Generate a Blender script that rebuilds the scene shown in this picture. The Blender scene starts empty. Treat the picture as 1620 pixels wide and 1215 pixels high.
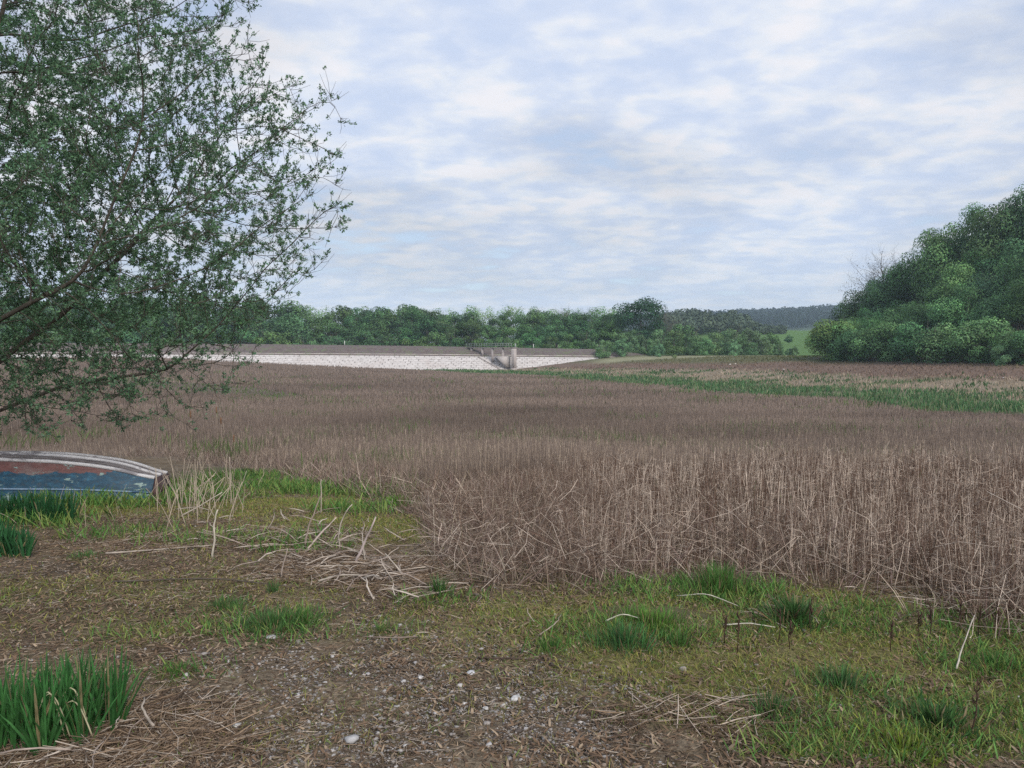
import bpy, math, random
import numpy as np
from mathutils import Vector, Matrix

C = bpy.context.scene
COL = C.collection
rad = math.radians
RNG = np.random.default_rng(7)
random.seed(7)

# ------------------------------------------------------------------ camera
EYE = 1.65
F = 1247.0          # focal length in pixels of the 1620 px wide photograph
HOR = 552.0         # horizon row
cam_d = bpy.data.cameras.new("camera")
cam = bpy.data.objects.new("camera", cam_d)
COL.objects.link(cam)
cam_d.sensor_width = 36.0
cam_d.lens = 36.0 * F / 1620.0
cam_d.clip_start = 0.05
cam_d.clip_end = 8000.0
cam.location = (0, 0, EYE)
cam.rotation_euler = (rad(90) - math.atan((607.5 - HOR) / F), 0, 0)
C.camera = cam

# ------------------------------------------------------------------ render / colour
C.render.engine = 'CYCLES'
C.view_settings.view_transform = 'Standard'
C.view_settings.look = 'None'
C.view_settings.exposure = 0.85
C.view_settings.gamma = 1.0
C.cycles.use_denoising = False
C.cycles.max_bounces = 8
C.cycles.diffuse_bounces = 3
C.cycles.glossy_bounces = 2
C.cycles.transmission_bounces = 3
C.cycles.volume_bounces = 2
C.cycles.transparent_max_bounces = 8
C.cycles.use_adaptive_sampling = True
C.cycles.adaptive_threshold = 0.006


# ------------------------------------------------------------------ node helper
class NT:
    def __init__(self, tree):
        self.t = tree
        self.t.nodes.clear()

    def n(self, typ, **kw):
        nd = self.t.nodes.new(typ)
        for k, v in kw.items():
            setattr(nd, k, v)
        return nd

    def link(self, a, b):
        self.t.links.new(a, b)

    def setin(self, sock, v):
        if hasattr(v, 'is_output'):
            self.link(v, sock)
        else:
            sock.default_value = v

    def math(self, op, a, b=None, clamp=False):
        nd = self.n('ShaderNodeMath', operation=op, use_clamp=clamp)
        self.setin(nd.inputs[0], a)
        if b is not None:
            self.setin(nd.inputs[1], b)
        return nd.outputs[0]

    def mix(self, fac, a, b, blend='MIX'):
        nd = self.n('ShaderNodeMix', data_type='RGBA', blend_type=blend)
        self.setin(nd.inputs[0], fac)
        self.setin(nd.inputs[6], a if hasattr(a, 'is_output') or len(a) == 4 else (*a, 1))
        self.setin(nd.inputs[7], b if hasattr(b, 'is_output') or len(b) == 4 else (*b, 1))
        return nd.outputs[2]

    def noise(self, vec, scale, detail=4, rough=0.5, dist=0.0):
        nd = self.n('ShaderNodeTexNoise')
        nd.inputs['Scale'].default_value = scale
        nd.inputs['Detail'].default_value = detail
        nd.inputs['Roughness'].default_value = rough
        nd.inputs['Distortion'].default_value = dist
        if vec is not None:
            self.link(vec, nd.inputs['Vector'])
        return nd.outputs['Fac']

    def ramp(self, fac, stops):
        nd = self.n('ShaderNodeValToRGB')
        cr = nd.color_ramp
        while len(cr.elements) < len(stops):
            cr.elements.new(0.5)
        for e, (p, c) in zip(cr.elements, stops):
            e.position = p
            e.color = (*c, 1) if not isinstance(c, (int, float)) else (c, c, c, 1)
        self.link(fac, nd.inputs[0])
        return nd.outputs[0]

    def maprange(self, v, a, b, c, d, smooth=False):
        nd = self.n('ShaderNodeMapRange')
        if smooth:
            nd.interpolation_type = 'SMOOTHSTEP'
        self.link(v, nd.inputs[0])
        for i, q in enumerate((a, b, c, d)):
            nd.inputs[i + 1].default_value = q
        return nd.outputs[0]


# ------------------------------------------------------------------ world: broken evening overcast
SUN_EL, SUN_AZ = 34.0, 152.0      # degrees; azimuth measured from +Y towards +X
w = bpy.data.worlds.new("World")
C.world = w
w.use_nodes = True
N = NT(w.node_tree)
out = N.n('ShaderNodeOutputWorld')
sky = N.n('ShaderNodeTexSky', sky_type='NISHITA')
sky.sun_disc = False
sky.sun_elevation = rad(SUN_EL)
sky.sun_rotation = rad(SUN_AZ)
sky.air_density = 1.0
sky.dust_density = 0.6
sky.ozone_density = 1.5
bg1 = N.n('ShaderNodeBackground')
N.link(sky.outputs[0], bg1.inputs[0])
bg1.inputs[1].default_value = 0.10
tc = N.n('ShaderNodeTexCoord')
sep = N.n('ShaderNodeSeparateXYZ')
N.link(tc.outputs['Generated'], sep.inputs[0])
zz = N.math('ADD', N.math('MAXIMUM', sep.outputs[2], 0.0), 0.17)
ux = N.math('DIVIDE', sep.outputs[0], zz)
uy = N.math('DIVIDE', sep.outputs[1], zz)
comb = N.n('ShaderNodeCombineXYZ')
N.link(ux, comb.inputs[0])
N.link(uy, comb.inputs[1])
mp = N.n('ShaderNodeMapping')
mp.inputs['Rotation'].default_value = (0, 0, rad(14))
mp.inputs['Scale'].default_value = (0.85, 1.0, 1)
mp.inputs['Location'].default_value = (6.1, 4.3, 0)
N.link(comb.outputs[0], mp.inputs[0])
uv = mp.outputs[0]
big = N.noise(uv, 0.9, 3, 0.5, 0.3)
mid = N.noise(uv, 3.6, 4, 0.5, 0.15)
mott = N.noise(uv, 10.5, 4, 0.5, 0.25)
cov = N.math('ADD', N.math('MULTIPLY', big, 0.45), N.math('ADD', N.math('MULTIPLY', mid, 0.42), N.math('MULTIPLY', mott, 0.13)))
cover = N.maprange(cov, 0.36, 0.45, 0.72, 1.0, True)          # thin places let blue through
lum = N.math('ADD', N.math('MULTIPLY', mid, 0.57), N.math('MULTIPLY', mott, 0.43))
lumb = N.maprange(lum, 0.36, 0.64, 0.0, 1.0, True)
ccol = N.ramp(lumb, [(0.0, (4.95, 5.7, 7.3)), (0.42, (5.75, 6.3, 7.5)), (0.72, (6.5, 6.85, 7.55)), (1.0, (7.4, 7.3, 7.6))])
bank = N.maprange(big, 0.36, 0.62, 0.86, 1.05, True)
sc_ = N.n('ShaderNodeVectorMath', operation='SCALE')
N.link(ccol, sc_.inputs[0]); N.link(bank, sc_.inputs['Scale'])
ccol = sc_.outputs[0]
horiz = N.maprange(sep.outputs[2], 0.0, 0.16, 1.0, 0.0, True)
ccol = N.mix(N.math('MULTIPLY', horiz, 0.55), ccol, (6.3, 6.9, 7.8))
bg2 = N.n('ShaderNodeBackground')
N.link(ccol, bg2.inputs[0])
bg2.inputs[1].default_value = 0.067
mixs = N.n('ShaderNodeMixShader')
N.link(cover, mixs.inputs[0])
N.link(bg1.outputs[0], mixs.inputs[1])
N.link(bg2.outputs[0], mixs.inputs[2])
N.link(mixs.outputs[0], out.inputs[0])

sun_d = bpy.data.lights.new("sun", 'SUN')
sun_d.energy = 1.8
sun_d.angle = rad(28)
sun_d.color = (1.0, 0.91, 0.81)
sun = bpy.data.objects.new("sun", sun_d)
COL.objects.link(sun)
sd = Vector((math.sin(rad(SUN_AZ)) * math.cos(rad(SUN_EL)), math.cos(rad(SUN_AZ)) * math.cos(rad(SUN_EL)), math.sin(rad(SUN_EL))))
sun.rotation_euler = sd.to_track_quat('Z', 'Y').to_euler()
sun.location = sd * 60


# ------------------------------------------------------------------ numeric helpers
def sstep(a, b, x):
    t = np.clip((np.asarray(x, float) - a) / (b - a), 0, 1)
    return t * t * (3 - 2 * t)


def _hash(ix, iy, seed):
    h = (ix.astype(np.int64) * 374761393 + iy.astype(np.int64) * 668265263 + seed * 974634777) & 0xFFFFFFFF
    h = ((h ^ (h >> 13)) * 1274126177) & 0xFFFFFFFF
    return ((h ^ (h >> 16)) & 0xFFFFFF) / float(0xFFFFFF)


def vnoise(x, y, seed=0):
    x = np.asarray(x, float); y = np.asarray(y, float)
    ix = np.floor(x); iy = np.floor(y)
    fx = x - ix; fy = y - iy
    fx = fx * fx * (3 - 2 * fx); fy = fy * fy * (3 - 2 * fy)
    a = _hash(ix, iy, seed); b = _hash(ix + 1, iy, seed)
    c = _hash(ix, iy + 1, seed); d = _hash(ix + 1, iy + 1, seed)
    return (a * (1 - fx) + b * fx) * (1 - fy) + (c * (1 - fx) + d * fx) * fy


def fbm(x, y, seed=0, octv=4):
    s = 0; amp = 0.5; tot = 0
    for k in range(octv):
        s = s + amp * vnoise(x * 2 ** k, y * 2 ** k, seed + k * 17)
        tot += amp; amp *= 0.5
    return s / tot


PY = [-400, -60, 0, 4, 8, 12, 20, 30, 60, 100, 220, 320, 3000]
PZ = [3.0, 0.6, 0.0, -0.02, -0.16, -0.55, -1.45, -2.2, -3.3, -3.6, -3.9, -3.9, -3.9]
CHY = [-50, 0, 68, 100, 148, 198, 240, 400]
CHX = [66, 53, 38, 28, 13, -22, -56, -110]
WBY = [40, 90, 112, 160, 220, 300, 500, 900]
WBX = [95, 80, 73, 61, 90, 125, 205, 380]


def chan(x, y):                 # sideways distance beyond the wet channel
    return x - np.interp(y, CHY, CHX)


def wood_w(x, y):               # distance up the wooded slope
    return x - np.interp(y, WBY, WBX)


def zf(x, y):
    x = np.asarray(x, float); y = np.asarray(y, float)
    z = np.interp(y, PY, PZ)
    z = 0.5 * z + 0.25 * np.interp(y + 2.5, PY, PZ) + 0.25 * np.interp(y - 2.5, PY, PZ)
    u = x - np.interp(y, CHY, [66, 53, 39, 30, 19, -6, -42, -100])
    far = sstep(45, 120, y)
    z = z + 3.7 * sstep(3, 60, u) * far
    z = z + 3.0 * sstep(-20, -105, x) * far * sstep(235, 225, y)
    ww = wood_w(x, y)
    z = z + 19 * sstep(0, 60, ww) * sstep(40, 115, y) * sstep(420, 200, y)
    z = z + 3.2 * sstep(236, 262, y) * sstep(40, 0, x)
    z = z + 14 * sstep(240, 520, y) * sstep(-40, 110, x)
    rt = np.clip(34 + 0.056 * (x - 290), 12, 140)
    z = z + rt * sstep(620, 1500, y)
    z = z + 0.9 * (fbm(x / 60, y / 60, 5, 3) - 0.5) * sstep(230, 500, y) * 6
    # hummocks
    r = np.hypot(x, y)
    z = z + 0.10 * (fbm(x / 2.3, y / 2.3, 11, 3) - 0.5) * np.clip(r / 8, 0.35, 1.5)
    z = z + 0.6 * (fbm(x / 22, y / 22, 12, 2) - 0.5) * sstep(18, 60, r)
    return z


def gp(px, py):
    """ground point seen at a pixel of the photograph (used to lay the plan out)"""
    dx = (px - 810) / F
    dz = -(py - HOR) / F
    ys = np.concatenate([np.arange(1.5, 40, 0.05), np.arange(40, 400, 0.4)])
    h = EYE + dz * ys - zf(dx * ys, ys)
    k = np.argmax(h < 0)
    if h[k] >= 0:
        k = len(ys) - 1
    y = ys[k]
    return float(dx * y), float(y)


def gz(x, y):
    return float(zf(np.array([x]), np.array([y]))[0])


# ------------------------------------------------------------------ mesh helpers
def make_mesh(name, verts, polys, mats=(), cols=None, smooth=False, mi=None):
    """polys: list of (M,k) int arrays"""
    me = bpy.data.meshes.new(name)
    verts = np.asarray(verts, np.float32)
    me.vertices.add(len(verts))
    me.vertices.foreach_set('co', verts.ravel())
    polys = [np.asarray(p, np.int32) for p in polys if len(p)]
    nl = sum(p.size for p in polys); npol = sum(len(p) for p in polys)
    me.loops.add(nl)
    me.loops.foreach_set('vertex_index', np.concatenate([p.ravel() for p in polys]))
    me.polygons.add(npol)
    st = []; o = 0
    for p in polys:
        st.append(o + np.arange(len(p)) * p.shape[1]); o += p.size
    me.polygons.foreach_set('loop_start', np.concatenate(st).astype(np.int32))
    if mi is not None:
        me.polygons.foreach_set('material_index', np.asarray(mi, np.int32))
    if smooth:
        me.polygons.foreach_set('use_smooth', np.ones(npol, bool))
    me.update(calc_edges=True)
    me.validate()
    for m in mats:
        me.materials.append(m)
    if cols is not None:
        at = me.color_attributes.new('Col', 'FLOAT_COLOR', 'POINT')
        c4 = np.ones((len(verts), 4), np.float32)
        c4[:, :3] = cols
        at.data.foreach_set('color', c4.ravel())
    return me


def link(name, me, parent=None, loc=None):
    o = bpy.data.objects.new(name, me)
    COL.objects.link(o)
    if parent is not None:
        o.parent = parent
    if loc is not None:
        o.location = loc
    return o


def tag(o, label=None, cat=None, group=None, kind=None):
    if label: o['label'] = label
    if cat: o['category'] = cat
    if group: o['group'] = group
    if kind: o['kind'] = kind
    return o


def empty(name, loc, rz=0.0, scale=1.0):
    o = bpy.data.objects.new(name, None)
    o.empty_display_size = 0.3
    COL.objects.link(o)
    o.location = loc
    o.rotation_euler = (0, 0, rz)
    o.scale = (scale,) * 3 if not isinstance(scale, tuple) else scale
    return o


def perp(d):
    a = np.where(np.abs(d[:, 2:3]) < 0.9, np.array([[0, 0, 1.0]]), np.array([[1.0, 0, 0]]))
    u = np.cross(d, a)
    u /= np.linalg.norm(u, axis=1, keepdims=True) + 1e-9
    return u, np.cross(d, u)


def stalks(P, cols, rb, rt, sides=3):
    """P: (N,K,3) axis points of N stems; returns verts, quads, cols"""
    n, K, _ = P.shape
    d = P[:, -1] - P[:, 0]
    d = d / (np.linalg.norm(d, axis=1, keepdims=True) + 1e-9)
    u, v = perp(d)
    ang = RNG.uniform(0, 6.28, n)
    V = np.zeros((n, K, sides, 3))
    for k in range(K):
        t = k / (K - 1)
        r = rb * (1 - t) + rt * t
        for s in range(sides):
            a = ang + s * 2 * math.pi / sides
            V[:, k, s] = P[:, k] + (np.cos(a) * r)[:, None] * u + (np.sin(a) * r)[:, None] * v
    base = (np.arange(n) * K * sides)[:, None]
    q = []
    for k in range(K - 1):
        for s in range(sides):
            s2 = (s + 1) % sides
            q.append(np.concatenate([base + k * sides + s, base + k * sides + s2, base + (k + 1) * sides + s2, base + (k + 1) * sides + s], 1))
    return V.reshape(-1, 3), np.concatenate(q), np.repeat(cols, K * sides, axis=0)


def blades(B, H, az, lean, width, cols, bend=0.35, fold=0.0):
    """grass or sword leaves: 7 verts each (base pair, mid pair, upper pair, tip)"""
    n = len(B)
    d = np.stack([np.cos(az), np.sin(az), np.zeros(n)], 1)
    s = np.stack([-np.sin(az), np.cos(az), np.zeros(n)], 1)
    tw = RNG.uniform(-1.2, 1.2, n)
    s = s * np.cos(tw)[:, None] + d * np.sin(tw)[:, None]
    V = np.zeros((n, 7, 3))
    ts = [0, 0.4, 0.75, 1.0]
    wd = [0.75, 1.0, 0.72, 0]
    i = 0
    for t, ww in zip(ts, wd):
        p = B + d * (lean * t + bend * lean * t * t)[:, None] * H[:, None] + np.stack([np.zeros(n), np.zeros(n), H * (t - 0.28 * t * t * np.clip(lean, 0, 1.4))], 1)
        if t < 1:
            hw = (width * ww / 2)[:, None]
            V[:, i] = p - s * hw; V[:, i + 1] = p + s * hw; i += 2
        else:
            V[:, 6] = p
    b = (np.arange(n) * 7)[:, None]
    quads = np.concatenate([np.concatenate([b + 0, b + 1, b + 3, b + 2], 1), np.concatenate([b + 2, b + 3, b + 5, b + 4], 1)])
    tris = np.concatenate([b + 4, b + 5, b + 6], 1)
    return V.reshape(-1, 3), [quads, tris], np.repeat(cols, 7, axis=0)


def merge(parts):
    vs, ps, cs = [], {}, []
    o = 0
    for v, p, c in parts:
        if not isinstance(p, list): p = [p]
        for q in p:
            if len(q): ps.setdefault(q.shape[1], []).append(q + o)
        vs.append(v); cs.append(c); o += len(v)
    return np.concatenate(vs), [np.concatenate(x) for x in ps.values()], np.concatenate(cs)


def tube(path, radii, sides=6, cap=True):
    """one swept tube; returns verts, [quads, caps]"""
    path = np.asarray(path, float); radii = np.asarray(radii, float)
    K = len(path)
    V = []
    tang = np.gradient(path, axis=0)
    tang /= np.linalg.norm(tang, axis=1, keepdims=True) + 1e-9
    u, v = perp(tang[:1]); u = u[0]
    for k in range(K):
        u = u - tang[k] * np.dot(u, tang[k]); u /= np.linalg.norm(u) + 1e-9
        v = np.cross(tang[k], u)
        for s in range(sides):
            a = 2 * math.pi * s / sides
            V.append(path[k] + radii[k] * (math.cos(a) * u + math.sin(a) * v))
    q = [(k * sides + s, k * sides + (s + 1) % sides, (k + 1) * sides + (s + 1) % sides, (k + 1) * sides + s) for k in range(K - 1) for s in range(sides)]
    P = [np.array(q)]
    if cap:
        P.append(np.array([list(range(sides))[::-1], [(K - 1) * sides + s for s in range(sides)]]))
    return np.array(V), P


def boxv(x0, x1, y0, y1, z0, z1):
    v = np.array([(x, y, z) for z in (z0, z1) for y in (y0, y1) for x in (x0, x1)], float)
    f = np.array([(0, 2, 3, 1), (4, 5, 7, 6), (0, 1, 5, 4), (2, 6, 7, 3), (0, 4, 6, 2), (1, 3, 7, 5)])
    return v, [f]


def beam(a, b, wd, ht):
    """box beam from a to b"""
    a = np.array(a, float); b = np.array(b, float)
    d = b - a; L = np.linalg.norm(d); d /= L
    u, v = perp(d[None]); u = u[0]; v = v[0]
    V = []
    for p in (a, b):
        for su, sv in ((-1, -1), (1, -1), (1, 1), (-1, 1)):
            V.append(p + u * su * wd / 2 + v * sv * ht / 2)
    f = np.array([(3, 2, 1, 0), (4, 5, 6, 7), (0, 1, 5, 4), (1, 2, 6, 5), (2, 3, 7, 6), (3, 0, 4, 7)])
    return np.array(V), [f]


def jn(lst):
    """join list of (V, polys) into verts, polys"""
    a, b, _ = merge([(v, p, np.zeros((len(v), 3))) for v, p in lst])
    return a, b


# ------------------------------------------------------------------ materials
def mat(name):
    m = bpy.data.materials.new(name)
    m.use_nodes = True
    return m, NT(m.node_tree)


def attr_mat(name, rough=0.85, transl=0.0, scale=30.0, var=0.35, obj_tint=False, spec=0.2):
    m, N = mat(name)
    out = N.n('ShaderNodeOutputMaterial')
    at = N.n('ShaderNodeAttribute', attribute_name='Col')
    geo = N.n('ShaderNodeTexCoord')
    nz = N.noise(geo.outputs['Object'], scale, 3, 0.6)
    f = N.maprange(nz, 0.3, 0.7, 1 - var, 1 + var)
    c = N.n('ShaderNodeVectorMath', operation='SCALE')
    N.link(at.outputs['Color'], c.inputs[0])
    N.link(f, c.inputs['Scale'])
    colr = c.outputs[0]
    if obj_tint:
        oi = N.n('ShaderNodeObjectInfo')
        vm = N.n('ShaderNodeVectorMath', operation='MULTIPLY')
        N.link(colr, vm.inputs[0]); N.link(oi.outputs['Color'], vm.inputs[1])
        colr = vm.outputs[0]
    p = N.n('ShaderNodeBsdfPrincipled')
    N.link(colr, p.inputs['Base Color'])
    p.inputs['Roughness'].default_value = rough
    p.inputs['Specular IOR Level'].default_value = spec
    sh = p.outputs[0]
    if transl > 0:
        tr = N.n('ShaderNodeBsdfTranslucent')
        N.link(colr, tr.inputs[0])
        ms = N.n('ShaderNodeMixShader')
        ms.inputs[0].default_value = transl
        N.link(sh, ms.inputs[1]); N.link(tr.outputs[0], ms.inputs[2])
        sh = ms.outputs[0]
    N.link(sh, out.inputs[0])
    return m


def noise_mat(name, c1, c2, scale=8.0, rough=0.85, bump=0.3, c3=None, stretch=(1, 1, 1), bscale=None):
    m, N = mat(name)
    out = N.n('ShaderNodeOutputMaterial')
    tc = N.n('ShaderNodeTexCoord')
    mp = N.n('ShaderNodeMapping'); mp.inputs['Scale'].default_value = stretch
    N.link(tc.outputs['Object'], mp.inputs[0])
    a = N.noise(mp.outputs[0], scale, 6, 0.62, 0.2)
    col = N.ramp(a, [(0.32, c1), (0.68, c2)])
    if c3 is not None:
        b = N.noise(mp.outputs[0], scale * 0.37, 5, 0.65, 0.6)
        col = N.mix(N.maprange(b, 0.52, 0.6, 0, 1, True), col, c3)
    p = N.n('ShaderNodeBsdfPrincipled')
    N.link(col, p.inputs['Base Color'])
    p.inputs['Roughness'].default_value = rough
    p.inputs['Specular IOR Level'].default_value = 0.25
    if bump:
        bp = N.n('ShaderNodeBump'); bp.inputs['Strength'].default_value = bump
        bp.inputs['Distance'].default_value = 0.02
        bn = N.noise(mp.outputs[0], bscale or scale * 4, 5, 0.6)
        N.link(bn, bp.inputs['Height']); N.link(bp.outputs[0], p.inputs['Normal'])
    N.link(p.outputs[0], out.inputs[0])
    return m


M = {}
M['straw'] = attr_mat('dry_stems', 0.85, 0.0, 14.0, 0.25)
M['blade'] = attr_mat('grass_blades', 0.6, 0.3, 20.0, 0.25)
M['leaf'] = attr_mat('tree_leaves', 0.6, 0.3, 6.0, 0.25, obj_tint=True)
M['far_leaf'] = attr_mat('distant_foliage', 0.75, 0.10, 0.35, 0.3, obj_tint=True)
M['stone'] = attr_mat('loose_stone', 0.9, 0.0, 40.0, 0.3)
M['bark'] = noise_mat('bark', (0.045, 0.04, 0.034), (0.12, 0.11, 0.09), 14, 0.95, 0.6, stretch=(1, 1, 0.3))
M['far_bark'] = noise_mat('distant_bark', (0.07, 0.065, 0.055), (0.16, 0.15, 0.13), 3, 0.95, 0.0)


# ------------------------------------------------------------------ ground plan
EDGE = [(-300, 716), (0, 716), (250, 726), (370, 744), (450, 760), (560, 790), (640, 812), (668, 858), (690, 905), (760, 925), (900, 932), (1000, 928),
        (1100, 925), (1200, 945), (1300, 965), (1400, 975), (1500, 985), (1620, 1000), (1900, 1020)]
_eg = [gp(*e) for e in EDGE]
ET = np.array([(e[0] - 810) / F for e in EDGE]); EY = np.array([g[1] for g in _eg])


def reed_in(x, y):
    """metres inside the reed bed (negative: outside)"""
    t = x / np.maximum(y, 0.3)
    return np.where(y > 0.5, y - np.interp(t, ET, EY), -5.0) + 1.7 * (fbm(x / 0.9, y / 0.9, 31, 3) - 0.5)


# patches: pixel centre, half extents in metres (x, y), strength
def patch(x, y, lst):
    s = np.zeros_like(x)
    for px, py, rx, ry, k in lst:
        cx, cy = gp(px, py)
        d = np.hypot((x - cx) / rx, (y - cy) / ry)
        d = d + 0.9 * (fbm(x / 0.35, y / 0.35, int(px) % 97, 3) - 0.5)
        s = np.maximum(s, k * sstep(1.15, 0.45, d))
    return s


MOSS = [(1100, 1060, 1.3, 0.5, 0.75), (950, 1080, 0.8, 0.35, 0.4), (1300, 1130, 1.0, 0.35, 0.7), (1550, 1120, 0.8, 0.4, 0.8), (820, 1010, 0.9, 0.4, 0.6), (1230, 960, 1.0, 0.5, 0.8), (1000, 985, 1.5, 0.55, 0.9), (1150, 1010, 1.3, 0.5, 0.9), (1330, 1010, 1.2, 0.5, 1.0), (1480, 1040, 1.2, 0.5, 0.8), (1260, 1080, 0.9, 0.4, 0.8), (800, 985, 0.8, 0.4, 0.6),
        (1440, 1110, 0.9, 0.3, 0.6), (900, 1040, 1.0, 0.35, 0.45), (560, 830, 1.3, 0.9, 0.9), (430, 800, 1.3, 1.5, 0.9), (600, 780, 1.0, 1.2, 0.9), (330, 940, 1.3, 0.6, 0.3), (180, 810, 1.3, 0.6, 0.7),
        (1590, 1060, 0.7, 0.5, 1.0), (1450, 1195, 0.8, 0.22, 1.0), (700, 1130, 0.7, 0.3, 0.12), (250, 990, 1.1, 0.4, 0.25), (640, 850, 0.7, 0.5, 0.8), (1130, 1090, 0.7, 0.3, 0.5),
        (480, 1180, 0.5, 0.2, 0.15), (100, 940, 1.2, 0.5, 0.35)]
LUSH = [(425, 1000, 0.55, 0.38, 0.5), (1010, 1010, 0.6, 0.4, 0.7), (1340, 1098, 0.35, 0.25, 0.6), (872, 1035, 0.3, 0.2, 0.5), (1262, 992, 0.45, 0.3, 0.8), (340, 860, 0.9, 0.4, 0.4), (180, 850, 0.7, 0.4, 0.35), (470, 870, 0.5, 0.4, 0.4), (700, 955, 0.3, 0.25, 0.5), (270, 1075, 0.3, 0.2, 0.4), (230, 1010, 0.5, 0.25, 0.3), (600, 1010, 0.3, 0.2, 0.4), (60, 830, 0.7, 0.5, 0.6), (300, 770, 0.7, 0.9, 0.5), (1420, 1120, 0.5, 0.2, 0.5), (1600, 1150, 0.4, 0.3, 0.7), (1320, 1185, 0.5, 0.15, 0.6), (1560, 1200, 0.5, 0.15, 0.8), (1150, 945, 0.45, 0.45, 1.0), (1050, 940, 0.5, 0.4, 0.8), (1590, 1065, 0.5, 0.35, 0.9), (1550, 1010, 0.6, 0.4, 0.6), (1380, 990, 0.5, 0.4, 0.7), (1430, 1200, 0.7, 0.2, 1.0), (1340, 1160, 0.5, 0.2, 0.7),
        (620, 785, 0.5, 0.9, 0.9), (400, 755, 1.5, 1.6, 0.55), (500, 780, 1.0, 1.0, 0.5), (330, 790, 0.9, 0.8, 0.5), (380, 740, 0.8, 1.4, 0.7), (280, 715, 1.2, 1.5, 0.7), (430, 770, 0.8, 0.8, 0.5), (110, 700, 2.2, 2.0, 0.7), (150, 800, 1.3, 0.45, 0.8), (500, 850, 0.4, 0.3, 0.3),
        (1500, 1130, 0.5, 0.25, 0.6), (1220, 1000, 0.4, 0.25, 0.7), (560, 810, 0.6, 0.5, 0.5)]
GRAV = [(800, 1200, 1.0, 0.25, 0.7), (420, 1130, 0.7, 0.4, 0.5), (900, 1110, 0.6, 0.3, 0.5), (660, 1150, 1.0, 0.5, 0.8), (560, 1200, 0.8, 0.3, 0.7), (600, 1100, 0.8, 0.5, 0.8), (760, 1060, 0.6, 0.35, 0.9), (800, 1170, 0.7, 0.35, 0.9), (450, 1050, 0.8, 0.5, 0.5), (520, 1180, 0.6, 0.3, 0.8), (640, 1010, 0.8, 0.4, 0.5), (950, 1150, 0.6, 0.3, 0.4)]
DARK = [(120, 960, 1.4, 0.7, 0.9), (60, 900, 1.2, 0.6, 0.8), (560, 920, 0.9, 0.6, 0.8), (640, 960, 0.7, 0.4, 0.6), (1150, 1150, 0.9, 0.3, 0.5), (250, 1180, 0.8, 0.3, 0.4), (350, 870, 1.0, 0.4, 0.7)]

# ------------------------------------------------------------------ ground sheet (polar grid, reaches the far hills)
NR, NA = 430, 620
rr = 0.6 * (2000 / 0.6) ** (np.arange(NR) / (NR - 1))
fa = np.linspace(rad(-52), rad(52), 420, endpoint=False)
ba = np.linspace(rad(52), rad(308), NA - 420, endpoint=False)
aa = np.concatenate([fa, ba])
R, A = np.meshgrid(rr, aa, indexing='ij')
gx = (R * np.sin(A)).ravel(); gy = (R * np.cos(A)).ravel()
gzv = zf(gx, gy)
rl = np.hypot(gx, gy)
near = sstep(26, 12, rl)
gzv = gzv + near * (0.035 * (fbm(gx / 0.18, gy / 0.18, 3, 3) - 0.5))
gv = np.stack([gx, gy, gzv], 1)
gv = np.vstack([gv, [[0, 0, gz(0, 0)]]])
ii, jj = np.meshgrid(np.arange(NR - 1), np.arange(NA), indexing='ij')
j2 = (jj + 1) % NA
gq = np.stack([ii * NA + jj, ii * NA + j2, (ii + 1) * NA + j2, (ii + 1) * NA + jj], -1).reshape(-1, 4)
gt = np.stack([np.arange(NA), np.full(NA, NR * NA), (np.arange(NA) + 1) % NA], 1)


def lerp(a, b, t):
    return a * (1 - t[:, None]) + np.asarray(b)[None] * t[:, None]


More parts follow.
